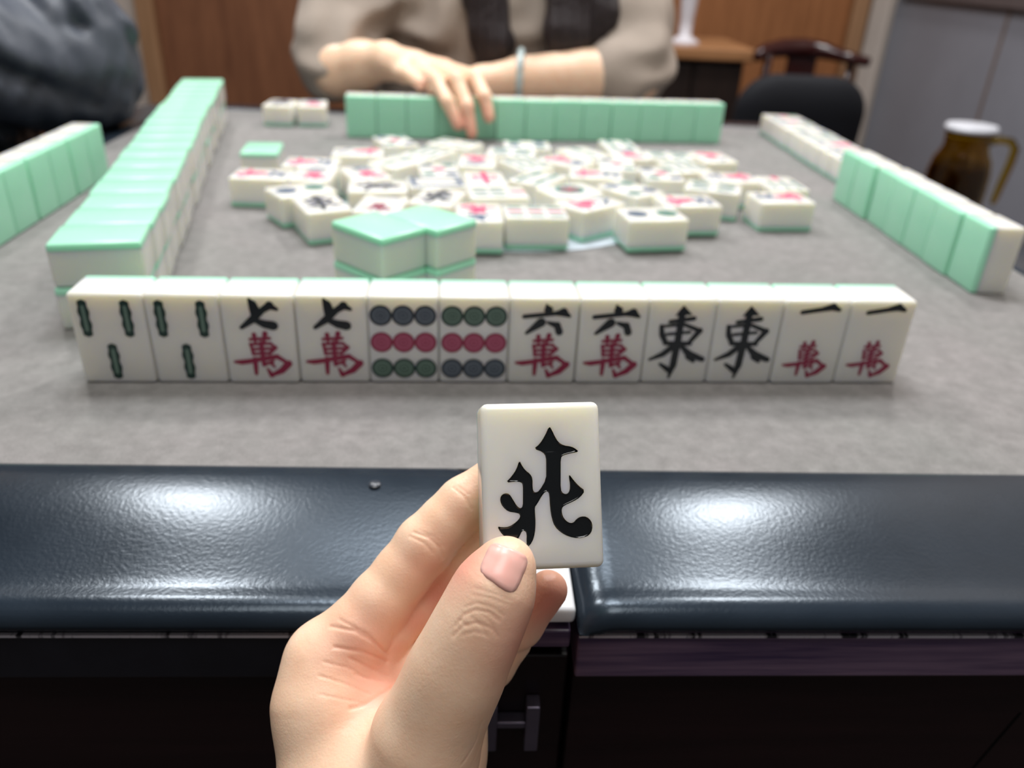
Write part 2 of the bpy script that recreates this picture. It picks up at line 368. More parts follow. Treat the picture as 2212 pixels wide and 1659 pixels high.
NAVY = ('ink_navy', 'ink_slate'); GRN = ('ink_green', 'ink_moss'); RED = ('ink_red', 'ink_rose')
TEAL = ('ink_teal', 'ink_moss'); BLU = ('ink_blue', 'ink_slate'); SCA = ('ink_scarlet', 'ink_rose')
def design(kind):
    F = Face()
    if kind.startswith('wan'):
        n = int(kind[3]); bright = kind.endswith('b')
        numeral(F, n, 'ink_blue' if bright else 'ink_black', 12.6 if n != 1 else 17.0, 0 if n != 1 else 1.5)
        if n == 1: wan(F, 'ink_red', .84, -8.6, -1.0)
        else: wan(F, 'ink_scarlet' if bright else 'ink_red', .98, -7.4, 0)
    elif kind == 'east': east(F, 'ink_black')
    elif kind == 'eastb': east(F, 'ink_navy')
    elif kind == 'bam3':
        for x, y in ((-9.6, 10.2), (8.2, 10.2), (-.6, -10.8)): stick(F, x, y, 'ink_green', 'ink_moss')
    elif kind == 'dot9a':
        for j, (a, b) in enumerate((NAVY, RED, GRN)):
            for x in (-10, 0, 10): dot(F, x, 12.6 - 13.3 * j, a, b)
    elif kind == 'dot9b':
        for j, (a, b) in enumerate((GRN, RED, NAVY)):
            for x in (-10, 0, 10): dot(F, x, 12.6 - 13.3 * j, a, b)
    elif kind == 'bam2':
        for y in (10.5, -10.5): stick(F, 0, y, 'ink_teal', 'ink_moss')
    elif kind == 'bam4':
        for x in (-8, 8):
            for y in (10.5, -10.5): stick(F, x, y, 'ink_teal', 'ink_moss')
    elif kind == 'bam6':
        for x in (-10, 0, 10):
            for y in (10, -10): stick(F, x, y, 'ink_teal', 'ink_moss', 16, 1.9)
    elif kind == 'bam7':
        stick(F, 0, 15, 'ink_scarlet', 'ink_rose', 12, 2.6)
        for x in (-10, 0, 10):
            for y in (0, -13): stick(F, x, y, 'ink_teal', 'ink_moss', 11.5, 1.9)
    elif kind == 'bam8':
        for x in (-11, 11):
            for y in (10, -10): stick(F, x, y, 'ink_teal', 'ink_moss', 16, 1.8)
        for sx in (-1, 1):
            stick(F, 4 * sx, 10, 'ink_teal', 'ink_moss', 15, 1.7, .45 * sx); stick(F, 4 * sx, -10, 'ink_teal', 'ink_moss', 15, 1.7, -.45 * sx)
    elif kind == 'bam9':
        for x, (a, b) in ((-10, TEAL), (0, SCA), (10, TEAL)):
            for y in (14, 0, -14): stick(F, x, y, a, b, 11.5, 2.0)
    elif kind == 'dot1':
        for r, ink in ((11.5, 'ink_teal'), (9.2, 'ink_moss'), (6.8, 'ink_rose'), (4.6, 'ink_teal'), (2.4, 'ink_scarlet')): F.poly(circle(0, 0, r), ink, 0.05 + (12 - r) * .01)
    elif kind == 'dot2': dot(F, 0, 11, *TEAL, r=7.4); dot(F, 0, -11, *BLU, r=7.4)
    elif kind == 'dot3': dot(F, -9, 14, *BLU, r=5); dot(F, 0, 0, *SCA, r=5); dot(F, 9, -14, *TEAL, r=5)
    elif kind == 'dot4':
        for x, y, c in ((-8, 12, BLU), (8, 12, TEAL), (-8, -12, TEAL), (8, -12, BLU)): dot(F, x, y, *c, r=5.6)
    elif kind == 'dot5':
        for x, y, c in ((-9, 14, BLU), (9, 14, TEAL), (0, 0, SCA), (-9, -14, TEAL), (9, -14, BLU)): dot(F, x, y, *c, r=5.2)
    elif kind == 'zhong':
        F.st([(-9, 8), (9, 9), (7.5, -3), (-7.5, -3), (-9, 8)], 1.3, 'ink_scarlet'); F.st([(0, 18), (0, -17)], [2.4, 1.6], 'ink_scarlet')
    elif kind == 'frame':
        for a, b in (((-12, 18), (12, 18)), ((12, 18), (12, -18)), ((12, -18), (-12, -18)), ((-12, -18), (-12, 18))): F.st([a, b], 1.5, 'ink_blue')
        F.st([(-9, 15), (9, 15), (9, -15), (-9, -15), (-9, 15)], .4, 'ink_slate')
    return F.mesh('painted_character')

_g = Geo().box(-16, 16, -22, 22, 0, 23)
_full = _g.mesh('tile', M['ivory'], smooth=True, bevel=1.9, segs=4)
SEAM = 4.0
def flat_big(me):
    """large plane faces stay flat, the rounded edges are smooth"""
    me.polygons.foreach_set('use_smooth', [p.area < 120e-6 for p in me.polygons]); me.set_sharp_from_angle(angle=0.9)
def half(name, mat, keep_top):
    bm = bmesh.new(); bm.from_mesh(_full)
    r = bmesh.ops.bisect_plane(bm, geom=bm.verts[:] + bm.edges[:] + bm.faces[:], plane_co=(0, 0, SEAM * MM), plane_no=(0, 0, 1), clear_inner=keep_top, clear_outer=not keep_top)
    bmesh.ops.holes_fill(bm, edges=[e for e in bm.edges if e.is_boundary]); bmesh.ops.recalc_face_normals(bm, faces=bm.faces)
    me = bpy.data.meshes.new(name); bm.to_mesh(me); bm.free(); me.materials.append(mat)
    flat_big(me); return me
IVORY_ME = half('ivory_block', M['ivory'], True); GREEN_ME = half('green_back', M['green'], False)

_src = {}
def tile_source(kind):
    """first tile of a kind; later ones are copies of it and of its parts"""
    r = bpy.data.objects.new('mahjong_tile', None); COL.objects.link(r); r.empty_display_size = 0.01
    link_mesh('ivory_block', IVORY_ME, r); link_mesh('green_back', GREEN_ME, r)
    if kind: link_mesh('painted_character', design(kind), r)
    return r
def tile(kind, pos, rot, label, group):
    """pos: centre of the tile's back or base (mm), rot: 3x3/4x4 rotation"""
    if kind not in _src:
        o = tile_source(kind); _src[kind] = o
    else:
        s = _src[kind]; o = s.copy(); COL.objects.link(o)
        for c in s.children:
            d = c.copy(); COL.objects.link(d); d.parent = o
    o.matrix_world = Matrix.Translation(W(*pos)) @ rot.to_4x4()
    tag(o, label, 'mahjong tile', group); return o
RZ = lambda deg: Matrix.Rotation(math.radians(deg), 4, 'Z')
UP = Matrix.Identity(4); DOWN = Matrix.Rotation(math.pi, 4, 'X'); STAND = Matrix.Rotation(math.pi / 2, 4, 'X')
ORD = 'first second third fourth fifth sixth seventh eighth ninth tenth eleventh twelfth thirteenth fourteenth fifteenth sixteenth seventeenth eighteenth'.split()
rnd = random.Random(4)

# ---------------------------------------------------------------- room
BACK, RIGHT = 2900.0, 1205.0
def wall(name, geo, mat): return struct(link_mesh(name, geo.mesh(name, mat)))
def G0(): return Geo()
def wgeo(*boxes):
    g = Geo()
    for b in boxes: g.box(*b)
    me = g
    return me
def room_obj(name, geo, mat, bevel=0, parent=None, label=None, smooth=False):
    me = geo.mesh(name, mat, bevel=bevel, off=(0, 0, -TABLE_Z), smooth=smooth)
    o = link_mesh(name, me, parent)
    if parent is None: struct(o, label)
    return o
room_obj('floor', Geo().box(-2600, 1400, -900, 3100, -800, -750), M['floor'])
room_obj('ceiling', Geo().box(-2600, 1400, -900, 3100, 1900, 1950), M['ceiling'])
room_obj('wall_back', Geo().box(-2600, 1400, BACK, 3100, -750, 1900), M['cream'])
wr = room_obj('wall_right', Geo().box(RIGHT, 1400, -900, BACK, -750, 1900), M['cream'])
room_obj('grey_panelling', Geo().box(RIGHT - 14, RIGHT, -900, BACK - 10, -750, 116), M['grey_panel'], parent=wr, bevel=2)
room_obj('panel_rail', Geo().box(RIGHT - 30, RIGHT, -900, BACK - 60, 116, 190), M['rail'], parent=wr, bevel=4)
for y in (2200, 1500, 800): room_obj('panel_joint', Geo().box(RIGHT - 16.5, RIGHT - 13, y - 6, y + 6, -750, 116), M['groove'], parent=wr)
def door(name, x0, x1, mat, fl, fr):
    d = room_obj(name, Geo().box(x0, x1, BACK - 35, BACK, -750, 1300), mat, bevel=3)
    if fl: room_obj('door_frame', Geo().box(x0 - 62, x0 - 2, BACK - 60, BACK, -750, 1360), M['frame_wood'], parent=d, bevel=6)
    if fr: room_obj('door_frame', Geo().box(x1 + 2, x1 + 52, BACK - 60, BACK, -750, 1360), M['frame_wood'], parent=d, bevel=6)
    return d
door('door_1', -1225, -330, M['door_dark'], True, False)
door('door_2', 30, 1040, M['door_lit'], True, True)
door('door_3', -2400, -1470, M['door_dark'], False, True)
room_obj('trim_1', Geo().box(1110, 1175, BACK - 25, BACK, -750, 1900), M['cream'], bevel=4)

# ---------------------------------------------------------------- mahjong table (own frame: turned 3.4 degrees about its middle)
TC = (-12.0, 660.0); TR = math.radians(3.4)
table = thing('mahjong_table', 'square mahjong table with grey felt, black padded rim and dark lacquered front', 'table', (TC[0], TC[1], -TABLE_Z), rotz=TR)
def tpart(name, geo, mat, parent=None, **kw):
    me = geo.mesh(name, mat, off=(0, 0, -TABLE_Z), **kw)
    o = link_mesh(name, me, table if parent is None else parent); return o
tpart('playing_surface', Geo().box(-392, 352, -397, 381, -14, 0), M['felt'])
tpart('center_plate', Geo().lathe([(133, 0), (133, 0.8), (131.5, 1.2), (1, 1.2)], (0, 0), 96), M['plate'], smooth=True, sharp=.6)
PROF = [(0, -12), (0, -1), (0.8, 0.6), (3, 1.2), (9, 1.3), (16, 0.9), (23, 0.2), (30, -0.7), (37, -1.75), (44, -2.9), (50, -3.85), (56, -4.7), (60.5, -5.25), (63, -5.35), (65.5, -5.2), (68, -5.3), (70.4, -6.0), (72.4, -7.3), (73.8, -9.1), (74.3, -11.0), (73.7, -12.9), (72, -13.9), (68, -14.2), (0, -14.2)]
def rim(name, x0, x1, r0, r1, M4, parent=None):
    """padded rail from x0 to x1; r0, r1: rounding at the two ends"""
    xs = []
    for k in range(13):
        if r0: xs.append(x0 + r0 * (1 - math.cos(k / 12 * math.pi / 2)))
    n = max(2, int((x1 - x0) / 25))
    a, b = x0 + r0, x1 - r1
    xs += [a + (b - a) * k / n for k in range(0 if not r0 else 1, n + (1 if not r1 else 0))]
    for k in range(13):
        if r1: xs.append(x1 - r1 * (1 - math.sin(k / 12 * math.pi / 2)))
    vs = []; np_ = len(PROF)
    for x in xs:
        drop = 0
        for t, r in ((x - x0, r0), (x1 - x, r1)):
            if r and t < r: drop = max(drop, (r - math.sqrt(max(0, r * r - (r - t) ** 2))) * 0.62)
        for s, z in PROF:
            zz = max(z - drop, -14.2) if z > -14 else z
            vs.append((x, -397 - s, zz))
    fs = [(i * np_ + k, i * np_ + (k + 1) % np_, (i + 1) * np_ + (k + 1) % np_, (i + 1) * np_ + k) for i in range(len(xs) - 1) for k in range(np_)]
    fs += [tuple(range(np_)), tuple(range((len(xs) - 1) * np_, len(xs) * np_))[::-1]]
    g = Geo().add([tuple(M4 @ Vector(v)) for v in vs], fs)
    return tpart(name, g, M['vinyl'], parent, smooth=True, sharp=1.0)
I4 = Matrix.Identity(4)
rim('padded_rim', 9.4, 352, 14, 0, I4); rim('padded_rim', -392, -22, 0, 14, I4)
Mfar = Matrix.Translation((0, 381 - 397, 0)) @ Matrix.Rotation(math.pi, 4, 'Z'); rim('padded_rim', -352, 392, 0, 0, Mfar)
Mrt = Matrix.Translation((352 - 397, 0, 0)) @ Matrix.Rotation(math.pi / 2, 4, 'Z'); rim('padded_rim', -397, 381, 0, 0, Mrt)
Mlf = Matrix.Translation((-392 + 397, 0, 0)) @ Matrix.Rotation(-math.pi / 2, 4, 'Z'); rim('padded_rim', -381, 397, 0, 0, Mlf)
for (x, y, a) in ((352, -397, 0), (352, 381, 1), (-392, 381, 2), (-392, -397, 3)):
    g = Geo(); vs = []; n = 10; NP = len(PROF)
    for k in range(n + 1):
        th = -math.pi / 2 + a * math.pi / 2 + k / n * math.pi / 2
        for s, z in PROF: vs.append((x + max(s, .01) * math.cos(th), y + max(s, .01) * math.sin(th), z))
    g.add(vs, [(i * NP + k, i * NP + k + 1, (i + 1) * NP + k + 1, (i + 1) * NP + k) for i in range(n) for k in range(NP - 1)])
    tpart('rim_corner', g, M['vinyl'], smooth=True, sharp=1.0)
# middle console between the two front cushions
tpart('console_cover', Geo().box(-21.4, 8.8, -466, -397.5, -14.5, -8.0), M['white_glare_plastic'], bevel=1.8, segs=3, smooth=True)
tpart('console_lip', Geo().box(-21.4, 7.6, -466.5, -400, -24.5, -16.8), M['strip_sheen'], bevel=0.8)
# strips, worn edges and panels under the rim
for x0, x1, mt in ((9.8, 427, 'strip_sheen'), (-467, -22, 'strip_dark')):
    tpart('apron_strip', Geo().box(x0, x1, -469.2, -430, -35.5, -15.4), M[mt], bevel=0.8)
    tpart('worn_edge', Geo().box(x0, x1, -470.0, -468.4, -16.5, -15.5), M['worn'])
    tpart('front_panel', Geo().box(x0, x1, -466, -430, -650, -36.0), M['lacquer'], bevel=1)
tpart('panel_seam', Geo().add([(176, -466.2, -58), (177, -466.2, -58), (164, -466.2, -108), (163, -466.2, -108), (176, -462, -58), (177, -462, -58), (164, -462, -108), (163, -462, -108)],
      [(0, 1, 2, 3), (4, 5, 6, 7), (0, 1, 5, 4), (2, 3, 7, 6), (0, 3, 7, 4), (1, 2, 6, 5)]), M['gap'])
dr = tpart('drawer', Geo().box(-21.4, 8.8, -461.5, -430, -200, -33), M['lacquer'], bevel=1)
hd = Geo()
hd.box(-20.2, -15.6, -467.5, -461.5, -75.5, -52.5); hd.box(-5.5, -0.6, -467.5, -461.5, -75.5, -52.5); hd.box(-15.8, -5.3, -466.5, -461.5, -64.5, -61.5)
tpart('drawer_handle', hd, M['chrome'], dr, bevel=0.5)
tpart('screw', Geo().lathe([(2.4, .9), (2.4, 1.9), (1.7, 2.4), (0.2, 2.5)], (-62.5, -410.5), 20), M['screw'], smooth=True, sharp=.8)
tpart('table_body', Geo().box(-440, 400, -428, 412, -200, -15), M['lacquer'], bevel=3)
tpart('pedestal', Geo().box(-160, 120, -160, 130, -720, -200), M['lacquer'], bevel=6)
tpart('foot', Geo().box(-330, 290, -330, 300, -750, -720), M['black_plastic'], bevel=8)

# ---------------------------------------------------------------- the hand of twelve tiles standing in front
HAND = ['bam3', 'bam3', 'wan7', 'wan7', 'dot9a', 'dot9b', 'wan6', 'wan6', 'east', 'east', 'wan1', 'wan1']
HAND_LABEL = ['standing three-bamboo tile at the left end of the front row', 'standing three-bamboo tile, second from the left in the front row',
    'standing black-and-red seven-wan tile beside the three-bamboo tiles', 'standing black-and-red seven-wan tile beside the circles tiles',
    'standing nine-circles tile with dark blue circles in its top row', 'standing nine-circles tile with green circles in its top row',
    'standing black-and-red six-wan tile right beside the nine-circles tile', 'standing black-and-red six-wan tile right beside the black east tile',
    'standing black east-wind tile touching the six-wan tile', 'standing black east-wind tile touching the one-wan tile',
    'standing one-wan tile beside the black east-wind tile', 'standing one-wan tile at the right end of the front row']
HY = math.radians(5.31); hx, hy = math.cos(HY), math.sin(HY)
for i, k in enumerate(HAND):
    t = (i - 5.5) * 32.18; bk = 23.0 + rnd.uniform(-.35, .35)
    tile(k, (-2.4 + hx * t - hy * bk, 335.0 + hy * t + hx * bk, 22.0), RZ(5.31 + rnd.uniform(-.25, .25)) @ STAND, HAND_LABEL[i], 'hand of tiles standing in the front row')

# ---------------------------------------------------------------- far row, backs towards us
fx, fy = math.cos(math.radians(7.75)), math.sin(math.radians(7.75))
JOG = [0, 0, 0, 3, 3, -2, -3, 1, 1.5, 0, 1, 2, 2]
for i in range(13):
    t = 14 + i * 32.35; j = JOG[i]
    x, y = -188.5 + fx * t - fy * j, 884.3 + fy * t + fx * j
    lab = ['standing green-backed tile at the left end of the far row', 'standing green-backed tile, %s from the left in the far row', 'standing green-backed tile at the right end of the far row'][0 if i == 0 else 2 if i == 12 else 1]
    tile(None, (x, y, 22.0), RZ(187.75 + rnd.uniform(-.2, .2)) @ STAND, lab % ORD[i] if '%s' in lab else lab, 'tiles standing in the far row')

# ---------------------------------------------------------------- double wall of face-down tiles on the left
A = 105.1; dx, dy = math.cos(math.radians(A)), math.sin(math.radians(A)); qx, qy = -dy, dx
for i in range(18):
    for lay in (0, 1):
        t = 16.2 + i * 32.5; s = 22 + rnd.uniform(-1.2, 1.2) + (1.5 if lay == 0 else 0)
        x, y = -188.9 + dx * t + qx * s, 383.1 + dy * t + qy * s
        which = 'at the near end' if i == 0 else 'at the far end' if i == 17 else '%s from the near end' % ORD[i]
        tile(None, (x, y, 23.0 + 23.05 * lay), RZ(A + rnd.uniform(-.7, .7)) @ DOWN, 'face-down tile %s of the %s layer of the left double wall' % (which, 'upper' if lay else 'lower'), 'double wall of face-down tiles on the left')

# ---------------------------------------------------------------- left player's row, backs towards us
A = 95.0; dx, dy = math.cos(math.radians(A)), math.sin(math.radians(A))
for i in range(7):
    t = 16 + i * 32.2 + (2.2 if i > 1 else 0) + (2.2 if i > 3 else 0); back = -23.0
    ex, ey = -352.5, 681.0                                   # far end of the green faces
    x, y = ex - dx * t, ey - dy * t
    lab = 'standing green-backed tile at the far end of the left row beside the puffer jacket' if i == 0 else 'standing green-backed tile, %s from the far end of the left row' % ORD[i]
    tile(None, (x, y, 22.0), RZ(A - 180 + rnd.uniform(-.2, .2)) @ STAND, lab, "tiles standing in the left player's row")

# ---------------------------------------------------------------- right player's row: seven standing, then nine lying face up
A = 92.5; dx, dy = math.cos(math.radians(A)), math.sin(math.radians(A))
for i in range(7):
    t = 16 + i * 32.25 + (2.4 if i > 4 else 0); off = [0, 2.0, 1.2, 1.6, .6, 3.0, 3.4][i]
    x, y = 291.7 + dx * t - dy * -off * 0 - off * .9, 485.9 + dy * t
    lab = 'standing green-backed tile at the near end of the right row' if i == 0 else 'standing green-backed tile next to the face-up tiles of the right row' if i == 6 else 'standing green-backed tile, %s from the near end of the right row' % ORD[i]
    tile(None, (x, y, 22.0), RZ(A + rnd.uniform(-.15, .15)) @ STAND, lab, "tiles standing in the right player's row")
FLAT = ['bam4', 'wan7b', 'wan6b', 'wan8b', 'bam6', 'dot4', 'bam2', 'dot5', 'dot3']
for i, k in enumerate(FLAT):
    t = 16 + i * 32.4
    x, y = 303.5 + dx * t + 22 + rnd.uniform(-.8, .8), 733 + dy * t
    lab = 'face-up tile at the far end of the flat part of the right row' if i == 8 else 'face-up tile touching the standing tiles of the right row' if i == 0 else 'face-up tile, %s from the standing tiles in the right row' % ORD[i]
    tile(k, (x, y, 0), RZ(A + rnd.uniform(-.6, .6)) @ UP, lab, "face-up tiles in the right player's row")

# ---------------------------------------------------------------- pair at the far left, four-tile stack
tile('eastb', (-278.6, 950.4, 0), RZ(1.5) @ UP, 'left one of the two face-up white tiles at the far left edge', 'pair of face-up tiles at the far left')
tile('wan3b', (-243.6, 955.6, 0), RZ(10.0) @ UP, 'right one of the two face-up white tiles at the far left edge', 'pair of face-up tiles at the far left')
SU = math.radians(49.5); ux, uy, vx, vy = math.cos(SU), math.sin(SU), -math.sin(SU), math.cos(SU)
for (cx, cy, who) in ((-71.8, 403.1, 'left'), (-44.7, 422.2, 'right')):
    for lay in (0, 1):
        x, y = cx + ux * 16.1 + vx * 22.1, cy + uy * 16.1 + vy * 22.1
        tile(None, (x, y, 23.0 + 23.05 * lay), RZ(49.5 + (0 if lay else .8)) @ DOWN, '%s face-down tile of the four-tile stack behind the front row, %s' % ('upper' if lay else 'lower', who + ' column'), 'four-tile stack behind the front row')

# ---------------------------------------------------------------- discards in the middle: kind, x, y, turn, label
DISCARDS = [
    ('wan7b', -202.5, 622.2, -87.5, 'face-up wan tile at the far left of the discards, red character to the left'),
    ('wan6b', -175.0, 668.3, -86.9, 'face-up wan tile behind the leftmost discard, right of the lone green-backed tile'),
    (None, -229.9, 714.3, 9.0, 'lone face-down green-backed tile behind the left end of the discards'),
    ('wan3b', -163.9, 630.0, 3.0, 'face-up wan tile wedged between the leftmost discard and the black character tile'),
    ('wan8b', -143.9, 708.6, 97.0, 'face-up wan tile lying lengthwise at the back left of the discards'),
    ('wan9b', -124.1, 635.5, 26.0, 'slanted face-up wan tile behind the lengthwise black character tile on the left'),
    ('eastb', -107.4, 595.5, -80.0, 'face-up black character tile lying lengthwise, left of the blue-framed tile'),
    ('dot2', -161.9, 581.7, -52.0, 'slanted two-circles tile at the front left of the discards'),
    ('eastb', -138.9, 547.8, 29.0, 'slanted face-up black character tile touching the left of the green stack'),
    ('wan1b', -96.9, 547.5, -3.0, 'face-up tile mostly hidden behind the left of the green stack'),
    ('dot5', -119.7, 763.6, 26.0, 'turned face-up tile with a red centre at the back left, near the far row'),
    ('bam4', -63.5, 763.9, -115.0, 'slanted face-up bamboo tile right below the fingers of the far hand'),
    ('bam6', -82.5, 720.7, -26.0, 'slanted bamboo tile in front of the slanted tile below the far hand'),
    ('bam2', -104.6, 679.6, -34.0, 'slanted face-up tile with green sticks left of the red-centred circles tile'),
    ('dot5', -67.7, 656.4, 11.0, 'face-up circles tile with a red centre behind the blue-framed tile'),
    ('wan6b', -38.4, 695.5, 181.0, 'upside-down face-up wan tile behind the bright red middle tile'),
    ('frame', -65.6, 616.4, -76.0, 'face-up tile showing only a blue oblong frame'),
    ('eastb', -60.0, 573.1, -11.0, 'face-up black character tile just behind the right part of the green stack'),
    ('zhong', -28.5, 633.0, 10.0, 'face-up tile with one bright red character in the middle of the discards'),
    ('bam7', -17.4, 593.4, -79.0, 'lengthwise bamboo tile with a red stick, in front of the bright red middle tile'),
    ('wan7b', -28.0, 538.3, 185.0, 'upside-down wan tile with a broad red mark, right of the green stack'),
    ('bam9', 10.8, 545.8, -83.0, 'lengthwise bamboo tile with red middle sticks at the front, on the round plate rim'),
    ('wan8b', 50.6, 576.0, -49.0, 'slanted face-up wan tile with one corner pointing forward, right of the front bamboo tile'),
    ('dot2', 93.1, 553.3, -77.0, 'lengthwise two-circles tile at the very front right of the discards'),
    ('dot1', 37.4, 609.9, -58.0, 'face-up tile with one large ringed green circle in the middle of the discards'),
    ('bam6', 3.2, 692.4, -149.0, 'long slanted bamboo tile right of the upside-down wan tile'),
    ('bam4', 13.5, 643.4, -30.0, 'slanted bamboo tile directly right of the bright red middle tile'),
    ('dot4', 3.8, 772.0, -86.0, 'lengthwise face-up tile at the back, standing out towards the far row'),
    ('bam8', -9.9, 737.4, -94.0, 'lengthwise bamboo tile in front of the rearmost middle tile'),
    ('wan6b', 38.9, 710.4, -127.0, 'slanted face-up wan tile right of the long slanted bamboo tile'),
    ('bam2', 55.9, 747.2, -148.0, 'slanted bamboo tile at the back, left of the rearmost right bamboo tile'),
    ('wan7b', 61.7, 667.0, -92.0, 'lengthwise wan tile with a red mark behind the large ringed circle'),
    ('dot3', 82.8, 705.3, 0.0, 'face-up circles tile with a red middle behind the lengthwise wan tile'),
    ('bam4', 94.0, 796.6, 9.0, 'rearmost face-up bamboo tile on the right, close to the far row'),
    ('wan3b', 97.0, 751.1, 5.0, 'face-up wan tile in front of the rearmost bamboo tile on the right'),
    ('dot4', 85.4, 622.4, -140.0, 'slanted tile with dark blue circles behind the front right two-circles tile'),
    ('wan6b', 124.9, 593.6, -79.0, 'lengthwise wan tile behind the front right two-circles tile, red character to the left'),
    ('bam8', 136.2, 759.0, -89.0, 'lengthwise pale bamboo tile at the back right of the discards'),
    ('wan8b', 178.0, 759.8, 191.0, 'upside-down wan tile with a red mark at the back right corner'),
    ('dot5', 117.1, 677.5, 5.0, 'face-up circles tile left of the eight-bamboo tile'),
    ('bam6', 143.2, 716.2, 21.0, 'turned bamboo tile in front of the lengthwise pale bamboo tile at the back right'),
    ('wan3b', 175.9, 680.8, 93.0, 'lengthwise wan tile right behind the eight-bamboo tile'),
    ('bam8', 155.4, 646.3, -106.0, 'slanted lengthwise eight-bamboo tile left of the rightmost front discard'),
    ('bam7', 216.2, 668.7, 6.0, 'face-up bamboo tile with a red stick at the right end, behind the rightmost wan tile'),
    ('wan7b', 202.7, 620.5, 99.0, 'lengthwise wan tile at the right end of the discards, red character to the right'),
]
PLATE_TOP = 1.3
for k, x, y, a, lab in DISCARDS:
    onp = math.hypot(x + 12, y - 660) < 133 + 20
    tile(k, (x, y, PLATE_TOP if onp else (23.0 if k is None else 0.0)), RZ(a) @ (DOWN if k is None else UP), lab, 'discarded tiles in the middle of the table')

# ---------------------------------------------------------------- the tile held up, with its carved black north character
NORTH = [(665,278),(690,315),(715,370),(745,420),(790,450),(860,460),(900,480),(928,508),(860,520),(790,538),(768,560),(768,700),(768,840),(790,875),(825,880),(848,850),(850,790),(840,735),(843,705),(880,755),(930,810),(985,850),(940,910),(880,945),(800,980),(778,1005),(780,1050),(800,1095),(840,1130),(880,1132),(910,1095),(950,1075),(1000,1078),(1040,1115),(1052,1165),(1040,1220),(1000,1255),(920,1268),(840,1252),(770,1215),(715,1160),(690,1090),(675,1000),(668,880),(655,855),(630,860),(600,900),(560,970),(542,990),(545,1050),(550,1120),(545,1220),(520,1300),(475,1345),(470,1290),(472,1220),(455,1195),(430,1200),(415,1235),(390,1280),(340,1275),(290,1255),(245,1210),(215,1155),(260,1165),(320,1160),(380,1120),(415,1080),(410,1050),(380,1040),(310,1030),(260,985),(238,935),(245,890),(280,868),(320,875),(350,920),(385,980),(415,1003),(437,985),(437,900),(437,800),(425,775),(380,768),(285,778),(340,720),(380,660),(405,580),(430,630),(460,670),(500,700),(522,740),(522,820),(530,855),(550,865),(580,850),(640,750),(640,640),(638,550),(610,510),(530,480),(580,440),(625,370)]
def face_mm(x, y):
    # drawing units -> mm on the 32 x 44 face (corners of the drawing: top 62..1105 / 85..58, bottom 105..1162 / 1560..1525)
    v = (y - 85 + 27 * (x - 62) / 1043) / 1468
    l = 62 + 40 * v; r = 1105 + 57 * v
    return ((x - l) / (r - l) * 32 - 16, 22 - v * 44)
def chaikin(p, n=1):
    for _ in range(n):
        q = []
        for i in range(len(p)):
            a, b = p[i], p[(i + 1) % len(p)]
            q += [(a[0] * .75 + b[0] * .25, a[1] * .75 + b[1] * .25), (a[0] * .25 + b[0] * .75, a[1] * .25 + b[1] * .75)]
        p = q
    return p
held = thing('mahjong_tile', 'white tile with a carved black north character held up between thumb and fingers', 'mahjong tile', (0, 0, 0), 'hand-held tile')
HELD_ROT = CAM_ROT @ Matrix.Rotation(math.sqrt(.0799**2 + .0903**2 + .0228**2), 3, Vector((-.0799, .0903, .0228)))
hc = Vector((9.2457, 173.4065, 56.1105)) - HELD_ROT @ Vector((0, 0, 23.0))      # middle of its back
held.matrix_world = Matrix.Translation(W(*hc)) @ HELD_ROT.to_4x4()
del held['group']
link_mesh('green_back', GREEN_ME, held)
cu = bpy.data.curves.new('cut', 'CURVE'); cu.dimensions = '2D'; cu.fill_mode = 'BOTH'
sp = cu.splines.new('POLY'); pts = chaikin([face_mm(*q) for q in NORTH], 1)
sp.points.add(len(pts) - 1)
for q, (x, y) in zip(sp.points, pts): q.co = (x * MM, y * MM, 0, 1)
sp.use_cyclic_u = True
DEPTH = 0.75 * MM
cu.extrude = DEPTH; cu.bevel_depth = 0.45 * MM; cu.bevel_resolution = 3; cu.offset = -0.45 * MM
co = bpy.data.objects.new('cut', cu); COL.objects.link(co)
bpy.context.view_layer.update()
dg = bpy.context.evaluated_depsgraph_get()
cut_me = bpy.data.meshes.new_from_object(co.evaluated_get(dg)); bpy.data.objects.remove(co)
bm = bmesh.new(); bm.from_mesh(cut_me); bmesh.ops.remove_doubles(bm, verts=bm.verts, dist=1e-7); bmesh.ops.recalc_face_normals(bm, faces=bm.faces); bm.to_mesh(cut_me); bm.free()
cut_me.materials.clear(); cut_me.materials.append(M['gloss_black'])
cutter = bpy.data.objects.new('cutter', cut_me); COL.objects.link(cutter); cutter.location = (0, 0, 23 * MM + 0.45 * MM)
body = bpy.data.objects.new('ivory_block', IVORY_ME.copy()); COL.objects.link(body)
mod = body.modifiers.new('carve', 'BOOLEAN'); mod.operation = 'DIFFERENCE'; mod.object = cutter; mod.solver = 'EXACT'; mod.material_mode = 'TRANSFER'
bpy.context.view_layer.update(); dg = bpy.context.evaluated_depsgraph_get()
carved = bpy.data.meshes.new_from_object(body.evaluated_get(dg)); carved.name = 'carved_block'
body.modifiers.clear(); body.data = carved; bpy.data.objects.remove(cutter)
body.parent = held
